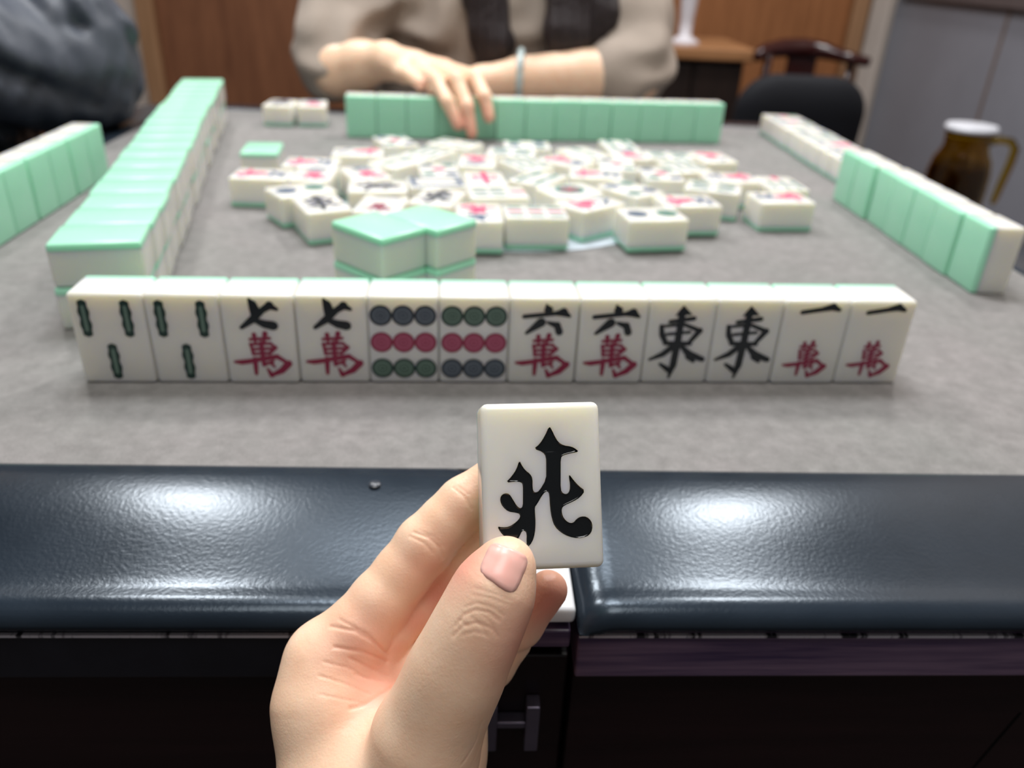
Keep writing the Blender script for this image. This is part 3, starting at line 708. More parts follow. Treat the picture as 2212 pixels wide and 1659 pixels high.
# paint: the carved faces, lifted a hair off the groove
bm = bmesh.new(); bm.from_mesh(carved)
keep = [f for f in bm.faces if f.material_index > 0]
bmesh.ops.delete(bm, geom=[f for f in bm.faces if f.material_index == 0], context='FACES')
bm.normal_update()
for v in bm.verts: v.co += v.normal * (0.05 * MM)
paint = bpy.data.meshes.new('painted_character'); bm.to_mesh(paint); bm.free()
paint.materials.clear(); paint.materials.append(M['gloss_black']); paint.polygons.foreach_set('material_index', [0] * len(paint.polygons))
paint.polygons.foreach_set('use_smooth', [True] * len(paint.polygons)); paint.set_sharp_from_angle(angle=0.8)
link_mesh('painted_character', paint, held)
carved.materials.clear(); carved.materials.append(M['ivory']); carved.polygons.foreach_set('material_index', [0] * len(carved.polygons)); flat_big(carved)

# ---------------------------------------------------------------- implicit surfaces (smooth-joined tapered limbs -> one mesh)
def seg_dist(P, a, b, r1, r2):
    a = np.asarray(a, np.float32); b = np.asarray(b, np.float32)
    ba = b - a; L2 = float(ba @ ba)
    pa = P - a
    t = np.clip((pa @ ba) / L2, 0, 1) if L2 > 1e-9 else np.zeros(P.shape[:-1], np.float32)
    d = pa - t[..., None] * ba
    return np.sqrt((d * d).sum(-1)) - (r1 + (r2 - r1) * t)

def smin(a, b, k):
    h = np.clip(0.5 + 0.5 * (b - a) / k, 0, 1)
    return b + (a - b) * h - k * h * (1 - h)

def chain_field(P, chain, k):
    out = None
    for (a, b) in zip(chain, chain[1:]):
        d = seg_dist(P, a[:3], b[:3], a[3], b[3])
        out = d if out is None else smin(out, d, k)
    return out

def field(P, core, limbs, kc, kl):
    """core: list of chains blended together; limbs: chains that blend into the core but not into one another"""
    c = None
    for ch in core:
        d = chain_field(P, ch, kc)
        c = d if c is None else smin(c, d, kc)
    out = c
    for ch in limbs:
        d = smin(c, chain_field(P, ch, kl * .5), kl)
        out = np.minimum(out, d)
    return out

def surface_nets(F, lo, h, step, margin=10.0):
    """mesh (verts, quads) of the zero level of function F over a box, worked in slabs"""
    n = [int(math.ceil((h[i] - lo[i]) / step)) + 1 for i in range(3)]
    ax = [lo[i] + step * np.arange(n[i], dtype=np.float32) for i in range(3)]
    V = np.empty(n, np.float32)
    B = 12                                                   # work block by block, only where the surface passes
    nb = [-(-m // B) for m in n]
    cen = [lo[i] + step * (B * np.arange(nb[i], dtype=np.float32) + B / 2) for i in range(3)]
    D = F(np.stack(np.meshgrid(cen[0], cen[1], cen[2], indexing='ij'), -1))
    reach = step * B * 0.9 + margin
    for i in range(nb[0]):
        for j in range(nb[1]):
            for k in range(nb[2]):
                s = (slice(i * B, (i + 1) * B), slice(j * B, (j + 1) * B), slice(k * B, (k + 1) * B))
                if abs(D[i, j, k]) > reach: V[s] = D[i, j, k]
                else: V[s] = F(np.stack(np.meshgrid(ax[0][s[0]], ax[1][s[1]], ax[2][s[2]], indexing='ij'), -1))
    S = V < 0
    c = [m - 1 for m in n]
    def sub(A, i, j, k): return A[i:i + c[0], j:j + c[1], k:k + c[2]]
    cnt = sum(sub(S, i, j, k).astype(np.int8) for i in (0, 1) for j in (0, 1) for k in (0, 1))
    act = (cnt > 0) & (cnt < 8)
    idx = -np.ones(act.shape, np.int64)
    cells = np.argwhere(act); idx[act] = np.arange(len(cells))
    acc = np.zeros((len(cells), 3)); num = np.zeros(len(cells))
    C8 = [(i, j, k) for i in (0, 1) for j in (0, 1) for k in (0, 1)]
    for a in C8:
        for b in C8:
            if b > a and sum(abs(x - y) for x, y in zip(a, b)) == 1:
                va = V[cells[:, 0] + a[0], cells[:, 1] + a[1], cells[:, 2] + a[2]]
                vb = V[cells[:, 0] + b[0], cells[:, 1] + b[1], cells[:, 2] + b[2]]
                m = (va < 0) != (vb < 0)
                t = np.where(m, va / np.where(m, va - vb, 1), 0)
                pt = np.array(a) + t[:, None] * (np.array(b) - np.array(a))
                acc[m] += pt[m]; num[m] += 1
    verts = (cells + acc / num[:, None]) * step + np.array(lo)
    quads = []
    for d in range(3):
        e1, e2 = [x for x in range(3) if x != d]
        sl = [slice(1, c[0]), slice(1, c[1]), slice(1, c[2])]; sl[d] = slice(0, c[d])
        base = S[sl[0], sl[1], sl[2]]
        sh = list(sl); sh[d] = slice(1, c[d] + 1)
        nxt = S[sh[0], sh[1], sh[2]]
        ed = np.argwhere(base != nxt)
        inside = base[ed[:, 0], ed[:, 1], ed[:, 2]]
        off = np.array([1, 1, 1]); off[d] = 0
        p = ed + off
        def cell(o1, o2):
            q = p.copy(); q[:, e1] -= o1; q[:, e2] -= o2
            return idx[q[:, 0], q[:, 1], q[:, 2]]
        q = np.stack([cell(1, 1), cell(0, 1), cell(0, 0), cell(1, 0)], 1)
        flip = inside if d != 1 else ~inside
        q[~flip] = q[~flip][:, ::-1]
        quads.append(q)
    return verts, np.concatenate(quads)

def split_quads(v, q):
    e = np.concatenate([np.sort(q[:, [k, (k + 1) % 4]], 1) for k in range(4)])
    u, inv = np.unique(e[:, 0] * np.int64(len(v)) + e[:, 1], return_inverse=True)
    a, b = u // len(v), u % len(v)
    n0, m = len(v), len(q)
    mid = (v[a] + v[b]) / 2; cen = v[q].mean(1)
    E = inv.reshape(4, m) + n0; c = np.arange(m) + n0 + len(u)
    return np.concatenate([v, mid, cen]), np.concatenate([np.stack([q[:, k], E[k], c, E[(k + 3) % 4]], 1) for k in range(4)])

def sdf_object(name, F, lo, hi, step, mat, parent=None, origin=(0, 0, 0), smooth_it=2, detail=None, split=0, margin=10.0):
    v, q = surface_nets(F, lo, hi, step, margin)
    for _ in range(split): v, q = split_quads(v, q)
    me = bpy.data.meshes.new(name)
    if smooth_it:
        e = np.concatenate([q[:, [0, 1]], q[:, [1, 2]], q[:, [2, 3]], q[:, [3, 0]]])
        for _ in range(smooth_it):
            s = np.zeros_like(v); n = np.zeros(len(v))
            np.add.at(s, e[:, 0], v[e[:, 1]]); np.add.at(n, e[:, 0], 1)
            v = v * 0.5 + 0.5 * s / np.maximum(n, 1)[:, None]
    nrm = np.zeros_like(v)
    fn = np.cross(v[q[:, 2]] - v[q[:, 0]], v[q[:, 3]] - v[q[:, 1]])
    for k in range(4): np.add.at(nrm, q[:, k], fn)
    nrm /= np.maximum(np.linalg.norm(nrm, axis=1), 1e-9)[:, None]
    g = F(v[:8].astype(np.float32) + nrm[:8].astype(np.float32) * step)
    if g.mean() < 0: q = q[:, ::-1]; nrm = -nrm
    attr = None
    if detail: v, attr = detail(v, nrm)
    vv = (v - np.array(origin)) * MM
    me.vertices.add(len(vv)); me.vertices.foreach_set('co', vv.astype(np.float32).ravel())
    me.loops.add(q.size); me.loops.foreach_set('vertex_index', q.astype(np.int32).ravel())
    me.polygons.add(len(q)); me.polygons.foreach_set('loop_start', np.arange(0, q.size, 4, dtype=np.int32))
    me.update(calc_edges=True)
    if attr is not None:
        a = me.attributes.new('flush', 'FLOAT', 'POINT'); a.data.foreach_set('value', attr.astype(np.float32))
    me.materials.append(mat); me.polygons.foreach_set('use_smooth', [True] * len(me.polygons))
    return link_mesh(name, me, parent)

# ---------------------------------------------------------------- the hand that holds the tile
HAND_CORE = [
    [(-21.8, 139.4, -27.4, 18.0), (-18.5, 143.2, -5.4, 12.8), (-12.6, 145.8, 11.3, 10.8), (-9.1, 147.6, 20.9, 9.5), (-5.1, 150.5, 30.5, 8.8), (-1.6, 154.5, 38.2, 7.8), (1.0, 157.8, 43.1, 5.9)],
    [(-43.4, 142.2, -37.1, 18.0), (-50.7, 160.4, -15.6, 13.0), (-51.4, 168.7, -6.5, 11.0)],
    [(-33.0, 142.4, -38.8, 20.0), (-37.7, 161.6, -24.0, 14.0), (-40.5, 172.2, -12.6, 10.0)],
    [(-32.6, 149.9, -50.1, 19.0), (-33.3, 167.1, -30.6, 12.0)],
    [(-24.0, 148.8, -47.9, 18.0), (-16.1, 160.1, -37.4, 11.5), (-10.6, 175.2, -28.3, 8.5)],
    [(-32.3, 142.4, -38.8, 25.0), (-32.4, 116.0, -58.4, 24.0), (-30.2, 84.3, -67.0, 29.0)]]
HAND_LIMBS = [
    [(-51.4, 168.7, -6.5, 11.0), (-42.2, 173.7, 0.7, 10.2), (-36.3, 178.6, 7.8, 9.2), (-30.2, 183.9, 14.7, 8.5), (-23.9, 188.5, 22.1, 8.8), (-18.2, 192.1, 27.9, 7.9), (-12.8, 195.3, 32.8, 7.9), (-4.6, 199.4, 39.5, 6.5)],
    [(-46.7, 171.1, -14.8, 11.0), (-35.5, 178.0, -2.9, 8.8), (-29.2, 184.2, 1.3, 8.4), (-23.5, 191.4, 5.3, 8.5), (-8.1, 197.4, 18.6, 7.7), (2.2, 196.8, 31.3, 6.8)],
    [(-39.4, 171.7, -22.0, 10.5), (-13.6, 177.8, -10.7, 8.4), (5.3, 182.4, -2.0, 7.5), (13.8, 185.1, 9.4, 6.1)],
    [(-32.5, 171.2, -31.4, 10.0), (-13.4, 176.8, -27.3, 8.0), (-2.4, 180.4, -18.4, 7.0), (3.9, 181.9, -9.3, 6.0)]]
# skin folds: (depth, half-width, points)
HAND_CREASES = [
    (0.45, 0.55, [(-26.8, 184.3, 29.9), (-25.3, 183.5, 30.0), (-23.8, 183.1, 29.8), (-22.3, 182.7, 29.6), (-21.1, 182.3, 28.8), (-20.0, 181.8, 28.0), (-18.9, 181.8, 26.8), (-18.5, 181.5, 25.7), (-18.1, 181.4, 24.5), (-17.7, 181.5, 23.0)]),
    (0.35, 0.45, [(-27.9, 183.5, 29.0), (-26.4, 182.7, 29.0), (-25.0, 182.0, 28.8), (-23.5, 181.5, 28.5), (-22.5, 181.1, 27.6), (-21.6, 180.6, 26.8), (-20.6, 180.3, 25.7)]),
    (0.25, 0.40, [(-25.2, 184.4, 30.7), (-23.6, 183.7, 30.5), (-22.1, 183.2, 30.1), (-20.6, 183.0, 29.6), (-19.5, 182.5, 28.7), (-18.5, 182.3, 27.7), (-17.6, 182.4, 26.4)]),
    (0.35, 0.50, [(-16.1, 192.9, 40.2), (-14.9, 191.7, 40.1), (-13.6, 190.7, 39.8), (-12.5, 189.9, 39.4), (-11.7, 189.2, 38.5), (-11.0, 188.4, 37.6), (-10.2, 188.0, 36.3)]),
    (0.20, 0.40, [(-14.5, 192.9, 40.8), (-13.4, 192.0, 40.6), (-12.3, 191.0, 40.3), (-11.3, 190.4, 39.8)]),
    (0.35, 0.50, [(-10.9, 142.2, 35.9), (-10.4, 142.6, 36.7), (-9.8, 142.8, 37.6), (-9.3, 143.2, 38.4), (-8.4, 143.2, 39.0), (-7.5, 143.3, 39.6), (-6.6, 143.3, 40.2), (-5.4, 143.3, 40.1), (-4.3, 143.0, 40.2), (-3.2, 143.0, 40.1), (-2.3, 142.7, 39.6), (-1.4, 142.4, 39.0), (-0.6, 142.3, 38.3)]),
    (0.35, 0.45, [(-11.6, 140.9, 33.6), (-10.8, 141.2, 34.6), (-10.0, 141.4, 35.6), (-9.2, 141.6, 36.6), (-8.1, 141.6, 37.0), (-7.0, 141.6, 37.5), (-5.9, 141.7, 37.7), (-4.6, 141.3, 37.6), (-3.4, 141.1, 37.2), (-2.2, 141.1, 36.6), (-1.7, 141.0, 35.9), (-1.1, 140.9, 35.1), (-0.6, 140.7, 34.4)]),
    (0.28, 0.40, [(-9.1, 140.4, 34.8), (-8.1, 140.4, 35.3), (-7.2, 140.5, 35.6), (-6.3, 140.5, 36.1), (-5.4, 140.4, 35.8), (-4.4, 140.3, 35.6), (-3.5, 140.2, 35.4)]),
    (0.25, 0.40, [(-8.9, 144.3, 40.0), (-7.9, 144.3, 40.5), (-7.0, 144.3, 41.0), (-6.1, 144.3, 41.5), (-4.8, 144.0, 41.4), (-3.4, 143.6, 41.4), (-2.1, 143.5, 41.1), (-1.3, 143.4, 40.4), (-0.4, 143.1, 39.8), (0.5, 143.0, 39.1)]),
    (0.22, 0.40, [(-7.3, 142.4, 38.6), (-6.4, 142.0, 38.2), (-5.6, 141.5, 37.8), (-4.7, 141.2, 37.3), (-4.2, 140.8, 36.5), (-3.7, 140.4, 35.8), (-3.3, 140.1, 34.8)]),
    (0.20, 0.35, [(-4.3, 142.5, 39.3), (-3.6, 142.0, 38.9), (-2.9, 141.7, 38.3), (-2.3, 141.6, 37.6), (-1.9, 141.3, 37.0), (-1.5, 141.2, 36.3), (-1.1, 140.9, 35.7)]),
    (0.20, 0.35, [(-10.2, 142.8, 37.2), (-9.5, 142.2, 37.2), (-8.8, 141.9, 37.0), (-8.1, 141.5, 36.8)]),
    (0.18, 0.35, [(-7.3, 146.0, 42.5), (-5.8, 145.3, 42.9), (-4.3, 145.0, 42.9), (-2.8, 144.7, 42.9), (-1.5, 144.5, 42.5), (-0.2, 144.5, 42.0), (1.2, 144.5, 41.4)]),
    (0.18, 0.35, [(-6.9, 147.0, 43.9), (-5.3, 146.4, 43.9), (-3.8, 145.8, 43.9), (-2.3, 145.5, 43.7), (-1.0, 145.3, 43.3), (0.4, 145.2, 42.7), (1.7, 145.2, 42.1)]),
    (0.55, 0.60, [(-49.0, 167.9, 7.7), (-46.4, 167.0, 8.2), (-43.9, 166.3, 8.4), (-41.4, 166.0, 8.3), (-39.7, 165.5, 7.5), (-38.1, 165.5, 6.4), (-36.5, 165.6, 5.0), (-35.4, 165.7, 3.6), (-34.4, 166.3, 1.6), (-33.4, 167.3, -0.8)]),
    (0.40, 0.50, [(-46.5, 169.1, 9.4), (-43.3, 167.1, 9.4), (-40.3, 166.3, 8.4), (-37.5, 166.0, 6.8), (-35.8, 165.9, 4.4), (-34.2, 166.4, 1.3), (-32.7, 167.9, -2.9)]),
    (0.60, 0.60, [(-46.8, 163.0, 4.8), (-44.2, 162.8, 4.5), (-41.7, 163.0, 3.9), (-39.2, 163.4, 3.0), (-37.0, 164.1, 1.1), (-34.8, 165.3, -1.4), (-32.7, 167.0, -4.6)]),
    (0.50, 0.50, [(-42.2, 161.7, 2.0), (-40.1, 161.8, 0.6), (-38.1, 162.2, -1.3), (-36.1, 163.0, -3.6), (-34.8, 163.5, -4.8), (-33.4, 163.8, -5.9), (-32.0, 164.1, -6.9)]),
    (0.40, 0.50, [(-40.7, 159.6, -2.0), (-38.3, 160.2, -3.5), (-35.8, 160.9, -4.9), (-33.3, 161.5, -6.4)]),
    (0.30, 0.45, [(-49.2, 159.7, 2.4), (-47.1, 159.6, 1.8), (-45.0, 159.8, 1.0), (-42.9, 160.0, 0.3), (-40.8, 160.0, -1.3), (-38.7, 160.1, -3.1), (-36.6, 160.1, -4.7)]),
    (0.30, 0.45, [(-50.0, 156.6, 0.3), (-47.8, 156.5, -0.4), (-45.7, 156.4, -1.1), (-43.6, 156.5, -2.0), (-41.1, 156.6, -3.4), (-38.6, 156.6, -4.9), (-36.0, 156.5, -6.2)]),
    (0.25, 0.40, [(-49.3, 152.8, -2.6), (-47.1, 152.6, -2.9), (-45.1, 152.8, -3.6), (-43.0, 153.0, -4.3), (-41.0, 153.3, -5.2), (-39.0, 153.7, -6.1), (-36.8, 153.7, -6.6)]),
    (0.55, 0.70, [(-30.7, 160.7, -8.0), (-31.3, 159.9, -7.8), (-31.8, 159.0, -7.4), (-32.4, 158.3, -7.2), (-33.8, 156.7, -7.0), (-35.2, 155.1, -6.8), (-36.6, 153.7, -6.8), (-37.9, 152.9, -6.6), (-39.3, 152.3, -6.6), (-40.7, 151.6, -6.4)]),
    (0.50, 0.60, [(-31.5, 170.0, 3.2), (-31.6, 170.0, 2.1), (-31.8, 170.0, 1.0), (-31.9, 169.8, 0.1), (-32.3, 169.4, -0.7), (-32.6, 168.6, -1.0), (-33.0, 167.9, -1.4)]),
    (0.30, 0.50, [(-3.8, 136.1, 9.7), (-4.2, 136.1, 7.5), (-4.5, 136.0, 5.3), (-4.9, 135.9, 3.0), (-5.9, 135.0, 1.2), (-7.0, 133.9, -0.3), (-8.1, 132.6, -1.6)]),
    (0.20, 0.50, [(-3.5, 139.0, -0.8), (-4.1, 137.9, -1.8), (-4.7, 136.9, -3.1), (-5.3, 135.8, -4.0)]),
]
HAND_FLUSH = [  # rosy patches of skin: (x, y, z, radius, strength)
    (0.8, 150.8, 47.4, 9.0, 0.35),
    (-39.5, 163.7, 4.1, 13.0, 0.55),
    (-34.2, 161.4, -6.0, 13.0, 0.65),
    (-31.3, 169.5, -1.5, 8.0, 0.50),
    (14.5, 179.2, 10.2, 12.0, 1.00),
    (5.9, 147.1, 28.8, 12.0, 0.80),
    (-21.3, 179.3, 20.5, 9.0, 0.45),
    (-17.6, 182.5, 26.6, 7.0, 0.35),
    (-9.7, 192.4, 41.4, 8.0, 0.30),
    (-33.6, 168.8, 8.3, 9.0, 0.35),
    (-8.1, 142.3, 37.8, 7.0, 0.12),
    (-11.2, 187.0, 34.5, 6.0, 0.30),
    (-19.7, 183.0, 7.3, 9.0, 0.90),
    (-9.2, 155.9, 44.7, 9.0, 0.90),
    (-25.3, 176.4, 4.0, 8.0, 0.70),
]
THUMBNAIL = [
    [(-5.52, 150.00, 46.38), (-5.20, 149.57, 46.09), (-4.70, 148.93, 45.96), (-4.04, 148.30, 45.85), (-3.31, 147.88, 45.58), (-2.55, 147.46, 45.34), (-1.78, 147.05, 45.09), (-1.03, 146.64, 44.85), (-0.27, 146.42, 44.45), (0.49, 146.22, 44.08), (1.21, 146.27, 43.63), (1.86, 146.40, 43.34), (2.38, 146.62, 43.23)],
    [(-5.68, 150.60, 46.44), (-5.04, 150.02, 46.38), (-4.37, 149.41, 46.32), (-3.73, 148.86, 46.16), (-3.01, 148.38, 45.96), (-2.30, 147.97, 45.71), (-1.54, 147.57, 45.46), (-0.78, 147.26, 45.17), (-0.04, 147.03, 44.86), (0.70, 146.90, 44.48), (1.41, 146.88, 44.11), (2.11, 146.88, 43.68), (2.78, 146.91, 43.24)],
    [(-5.72, 151.04, 46.74), (-4.89, 150.48, 46.71), (-4.17, 149.92, 46.61), (-3.44, 149.35, 46.53), (-2.77, 148.89, 46.32), (-2.04, 148.46, 46.10), (-1.30, 148.11, 45.82), (-0.55, 147.80, 45.56), (0.20, 147.62, 45.21), (0.93, 147.49, 44.91), (1.67, 147.40, 44.47), (2.40, 147.37, 44.00), (3.17, 147.27, 43.39)],
    [(-5.67, 151.70, 46.90), (-4.79, 151.06, 46.93), (-3.97, 150.40, 46.96), (-3.23, 149.90, 46.82), (-2.51, 149.39, 46.69), (-1.79, 148.99, 46.45), (-1.05, 148.62, 46.22), (-0.30, 148.37, 45.91), (0.44, 148.15, 45.63), (1.18, 148.02, 45.26), (1.94, 147.95, 44.83), (2.71, 147.84, 44.30), (3.52, 147.72, 43.69)],
    [(-5.53, 152.36, 47.08), (-4.65, 151.60, 47.20), (-3.81, 151.00, 47.18), (-3.04, 150.39, 47.17), (-2.28, 149.96, 46.98), (-1.56, 149.51, 46.82), (-0.81, 149.19, 46.56), (-0.05, 148.89, 46.30), (0.69, 148.71, 45.98), (1.46, 148.57, 45.59), (2.22, 148.46, 45.15), (3.02, 148.43, 44.57), (3.84, 148.40, 43.91)],
    [(-5.33, 152.83, 47.42), (-4.48, 152.19, 47.44), (-3.67, 151.53, 47.48), (-2.84, 151.01, 47.40), (-2.09, 150.48, 47.33), (-1.31, 150.11, 47.11), (-0.57, 149.72, 46.92), (0.19, 149.49, 46.63), (0.97, 149.26, 46.29), (1.73, 149.12, 45.93), (2.53, 149.05, 45.41), (3.32, 148.98, 44.91), (4.13, 148.92, 44.35)],
    [(-5.12, 153.49, 47.61), (-4.30, 152.79, 47.68), (-3.47, 152.14, 47.72), (-2.68, 151.54, 47.71), (-1.85, 151.10, 47.57), (-1.10, 150.62, 47.46), (-0.32, 150.34, 47.21), (0.45, 150.02, 46.95), (1.21, 149.85, 46.63), (2.02, 149.72, 46.18), (2.80, 149.63, 45.75), (3.61, 149.63, 45.19), (4.41, 149.64, 44.64)],
    [(-4.90, 154.15, 47.79), (-4.08, 153.40, 47.92), (-3.27, 152.73, 47.98), (-2.45, 152.15, 47.96), (-1.66, 151.61, 47.92), (-0.85, 151.25, 47.72), (-0.08, 150.86, 47.56), (0.68, 150.64, 47.26), (1.49, 150.44, 46.92), (2.27, 150.30, 46.54), (3.08, 150.27, 46.04), (3.88, 150.28, 45.52), (4.69, 150.36, 44.93)],
    [(-4.69, 154.82, 47.98), (-3.86, 154.03, 48.14), (-3.03, 153.28, 48.25), (-2.22, 152.68, 48.27), (-1.40, 152.20, 48.16), (-0.63, 151.76, 48.09), (0.15, 151.47, 47.84), (0.95, 151.19, 47.60), (1.70, 151.01, 47.26), (2.53, 150.91, 46.85), (3.32, 150.86, 46.41), (4.15, 150.93, 45.85), (4.97, 151.08, 45.22)],
    [(-4.47, 155.49, 48.16), (-3.61, 154.57, 48.40), (-2.79, 153.84, 48.52), (-1.96, 153.21, 48.53), (-1.17, 152.71, 48.53), (-0.37, 152.35, 48.35), (0.40, 152.01, 48.21), (1.16, 151.79, 47.91), (1.96, 151.59, 47.61), (2.72, 151.47, 47.22), (3.56, 151.47, 46.76), (4.38, 151.53, 46.23), (5.24, 151.62, 45.69)],
    [(-4.23, 155.95, 48.50), (-3.36, 155.11, 48.65), (-2.51, 154.33, 48.78), (-1.71, 153.73, 48.84), (-0.91, 153.30, 48.77), (-0.13, 152.89, 48.72), (0.65, 152.65, 48.49), (1.42, 152.36, 48.27), (2.17, 152.20, 47.94), (2.95, 152.07, 47.56), (3.74, 152.07, 47.10), (4.60, 152.16, 46.57), (5.50, 152.34, 45.99)],
    [(-3.96, 156.59, 48.64), (-3.08, 155.65, 48.86), (-2.25, 154.86, 49.02), (-1.45, 154.34, 49.07), (-0.67, 153.85, 49.10), (0.11, 153.59, 48.95), (0.90, 153.23, 48.84), (1.68, 153.04, 48.55), (2.42, 152.81, 48.26), (3.18, 152.71, 47.87), (3.94, 152.68, 47.41), (4.79, 152.84, 46.87), (5.71, 153.06, 46.28)],
    [(-3.64, 157.20, 48.72), (-2.80, 156.21, 49.01), (-2.01, 155.53, 49.21), (-1.21, 154.93, 49.32), (-0.44, 154.61, 49.30), (0.35, 154.20, 49.27), (1.15, 153.98, 49.05), (1.94, 153.69, 48.85), (2.71, 153.54, 48.52), (3.41, 153.40, 48.13), (4.19, 153.40, 47.68), (4.94, 153.48, 47.15), (5.83, 153.77, 46.54)],
    [(-3.26, 157.35, 49.01), (-2.54, 156.80, 49.18), (-1.77, 156.20, 49.38), (-1.01, 155.77, 49.50), (-0.21, 155.29, 49.55), (0.59, 155.00, 49.44), (1.41, 154.66, 49.33), (2.22, 154.47, 49.05), (2.99, 154.29, 48.75), (3.75, 154.22, 48.35), (4.43, 154.12, 47.92), (5.14, 154.18, 47.40), (5.81, 154.24, 46.89)],
    [(-2.86, 157.45, 49.18), (-2.31, 157.49, 49.27), (-1.61, 157.08, 49.55), (-0.82, 156.59, 49.71), (0.01, 156.07, 49.79), (0.84, 155.73, 49.68), (1.66, 155.38, 49.56), (2.49, 155.23, 49.28), (3.32, 155.08, 48.99), (4.12, 155.11, 48.52), (4.82, 154.92, 48.17), (5.36, 154.90, 47.60), (5.67, 154.47, 47.32)]]

def pdist(v, pts):
    best = np.full(len(v), 1e9)
    P = np.array(pts)
    for a, b in zip(P, P[1:]):
        ba = b - a; t = np.clip(((v - a) @ ba) / max(ba @ ba, 1e-9), 0, 1)
        best = np.minimum(best, np.linalg.norm(v - a - t[:, None] * ba, axis=1))
    return best
def hand_detail(v, n):
    off = np.zeros(len(v))
    for dep, hw, pts in HAND_CREASES:
        if len(pts) < 2: continue
        d = pdist(v, pts)
        off += -0.55 * dep * np.exp(-(d / (hw * .8)) ** 2)
    fl = np.zeros(len(v))
    for x, y, z, r, s in HAND_FLUSH:
        fl = np.maximum(fl, s * np.exp(-(((v - np.array((x, y, z))) ** 2).sum(1)) / r ** 2))
    return v + n * off[:, None], fl
H_ORG = (-30.0, 150.0, -30.0)
hand_prims = HAND_CORE + HAND_LIMBS
def hand_field(P): return field(P, HAND_CORE, HAND_LIMBS, 9.0, 5.0)
hand = sdf_object('hand', hand_field, (-92, 40, -105), (42, 222, 66), 1.0, M['skin'], None, H_ORG, 3, hand_detail, 1, 6.0)
hand.location = W(*H_ORG)
tag(hand, 'bare left hand of a person holding up the north tile between thumb and fingers', 'hand')
G = np.array(THUMBNAIL); nr, nc = G.shape[:2]
cen = G.mean((0, 1)); tocam = np.array([0, 0, 178.69]) - cen; tocam /= np.linalg.norm(tocam)
uu = np.abs(np.linspace(-1, 1, nc))[None, :]; vv = np.abs(np.linspace(-1, 1, nr))[:, None]
lift = 0.15 + 0.75 * (1 - uu ** 2.4) * (0.55 + 0.45 * (1 - vv ** 4)); lift[-1, :] = 0.75; lift[:, 0] = lift[:, -1] = 0.1; lift[0, :] = 0.05
top = G + tocam * lift[..., None]; bot = G - tocam * 0.9
vs = [tuple(p) for p in top.reshape(-1, 3)] + [tuple(p) for p in bot.reshape(-1, 3)]
ng = Geo(); b0 = nr * nc
fs = [(i * nc + j, i * nc + j + 1, (i + 1) * nc + j + 1, (i + 1) * nc + j) for i in range(nr - 1) for j in range(nc - 1)]
ring = [j for j in range(nc)] + [i * nc + nc - 1 for i in range(1, nr)] + [(nr - 1) * nc + j for j in range(nc - 2, -1, -1)] + [i * nc for i in range(nr - 2, 0, -1)]
fs2 = [tuple(b0 + k for k in f)[::-1] for f in fs] + [(ring[i], ring[(i + 1) % len(ring)], b0 + ring[(i + 1) % len(ring)], b0 + ring[i]) for i in range(len(ring))]
ng.add(vs, fs + fs2)
link_mesh('thumbnail', ng.mesh('thumbnail', M['nail'], smooth=True, off=H_ORG), hand)

# ---------------------------------------------------------------- woman across the table
PW = (-55.0, 1270.0, -TABLE_Z)
torso = [[(-55, 1300, -330, 150), (-55, 1285, -120, 125), (-55, 1270, 90, 118), (-55, 1270, 230, 100)],
         [(-205, 1265, 255, 52), (-55, 1275, 285, 60), (95, 1265, 255, 52)],
         [(-55, 1280, 280, 55), (-55, 1268, 360, 50)],
         [(-55, 1255, 430, 78), (-55, 1262, 480, 88)], [(-55, 1225, 395, 52), (-55, 1235, 440, 70)],
         [(-55, 1172, 425, 10), (-55, 1182, 450, 7)]]
w_arms = [[(-205, 1262, 250, 46), (-246, 1110, 62, 38), (-238, 1078, 44, 34), (-205, 1062, 54, 28), (-171, 1040, 62, 21), (-140, 1000, 62, 16), (-109, 965, 64, 12)],
          [(95, 1262, 250, 46), (146, 1122, 60, 40), (138, 1105, 51, 36), (67, 1090, 50, 31), (-6, 1075, 45, 25), (-56, 1070, 38, 20), (-91, 1066, 34, 14), (-116, 1062, 28, 9)],
          [(-171, 1040, 62, 19), (-128, 990, 63, 15), (-93, 965, 63, 12)], [(-171, 1040, 62, 17), (-142, 985, 58, 12), (-140, 970, 58, 10)], [(-120, 968, 61, 11), (-95, 962, 63, 11)],
          [(-143, 972, 58, 9.5), (-130, 945, 59, 8.2), (-113, 916, 54, 6.5)],
          [(-122, 962, 61, 10), (-97, 908, 60, 8.2), (-82, 884, 42, 7.2), (-70, 877, 20, 6.2)],
          [(-102, 958, 64, 10), (-74, 906, 62, 8.2), (-61, 884, 38, 7.2), (-55, 877, 12, 6.2)],
          [(-84, 960, 63, 10), (-55, 913, 64, 8.2), (-43, 891, 48, 7.2), (-37, 883, 28, 6.2)],
          [(-112, 1000, 54, 12), (-58, 966, 52, 9)]]
def w_field(P):
    c = None
    for chn in torso:
        d = chain_field(P, chn, 25); c = d if c is None else smin(c, d, 25)
    arm = None
    for chn in w_arms[:2] + w_arms[2:5]:
        d = chain_field(P, chn, 8); arm = d if arm is None else smin(arm, d, 8)
    out = smin(c, arm, 12)
    for chn in w_arms[5:]: out = np.minimum(out, smin(arm, chain_field(P, chn, 4), 4))
    return out
def w_flush(v, n):
    fl = np.zeros(len(v))
    for x, y, z, r, s in ((-66, 880, 20, 16, .9), (-56, 880, 13, 16, .9), (-46, 884, 29, 16, .8), (-108, 918, 50, 14, .8), (-100, 960, 70, 30, .2)):
        fl = np.maximum(fl, s * np.exp(-((v - np.array((x, y, z))) ** 2).sum(1) / r ** 2))
    return v, fl
woman = sdf_object('person', w_field, (-330, 850, -500), (250, 1470, 580), 2.6, M['skin'], None, PW, 1, w_flush, 0, 26.0)
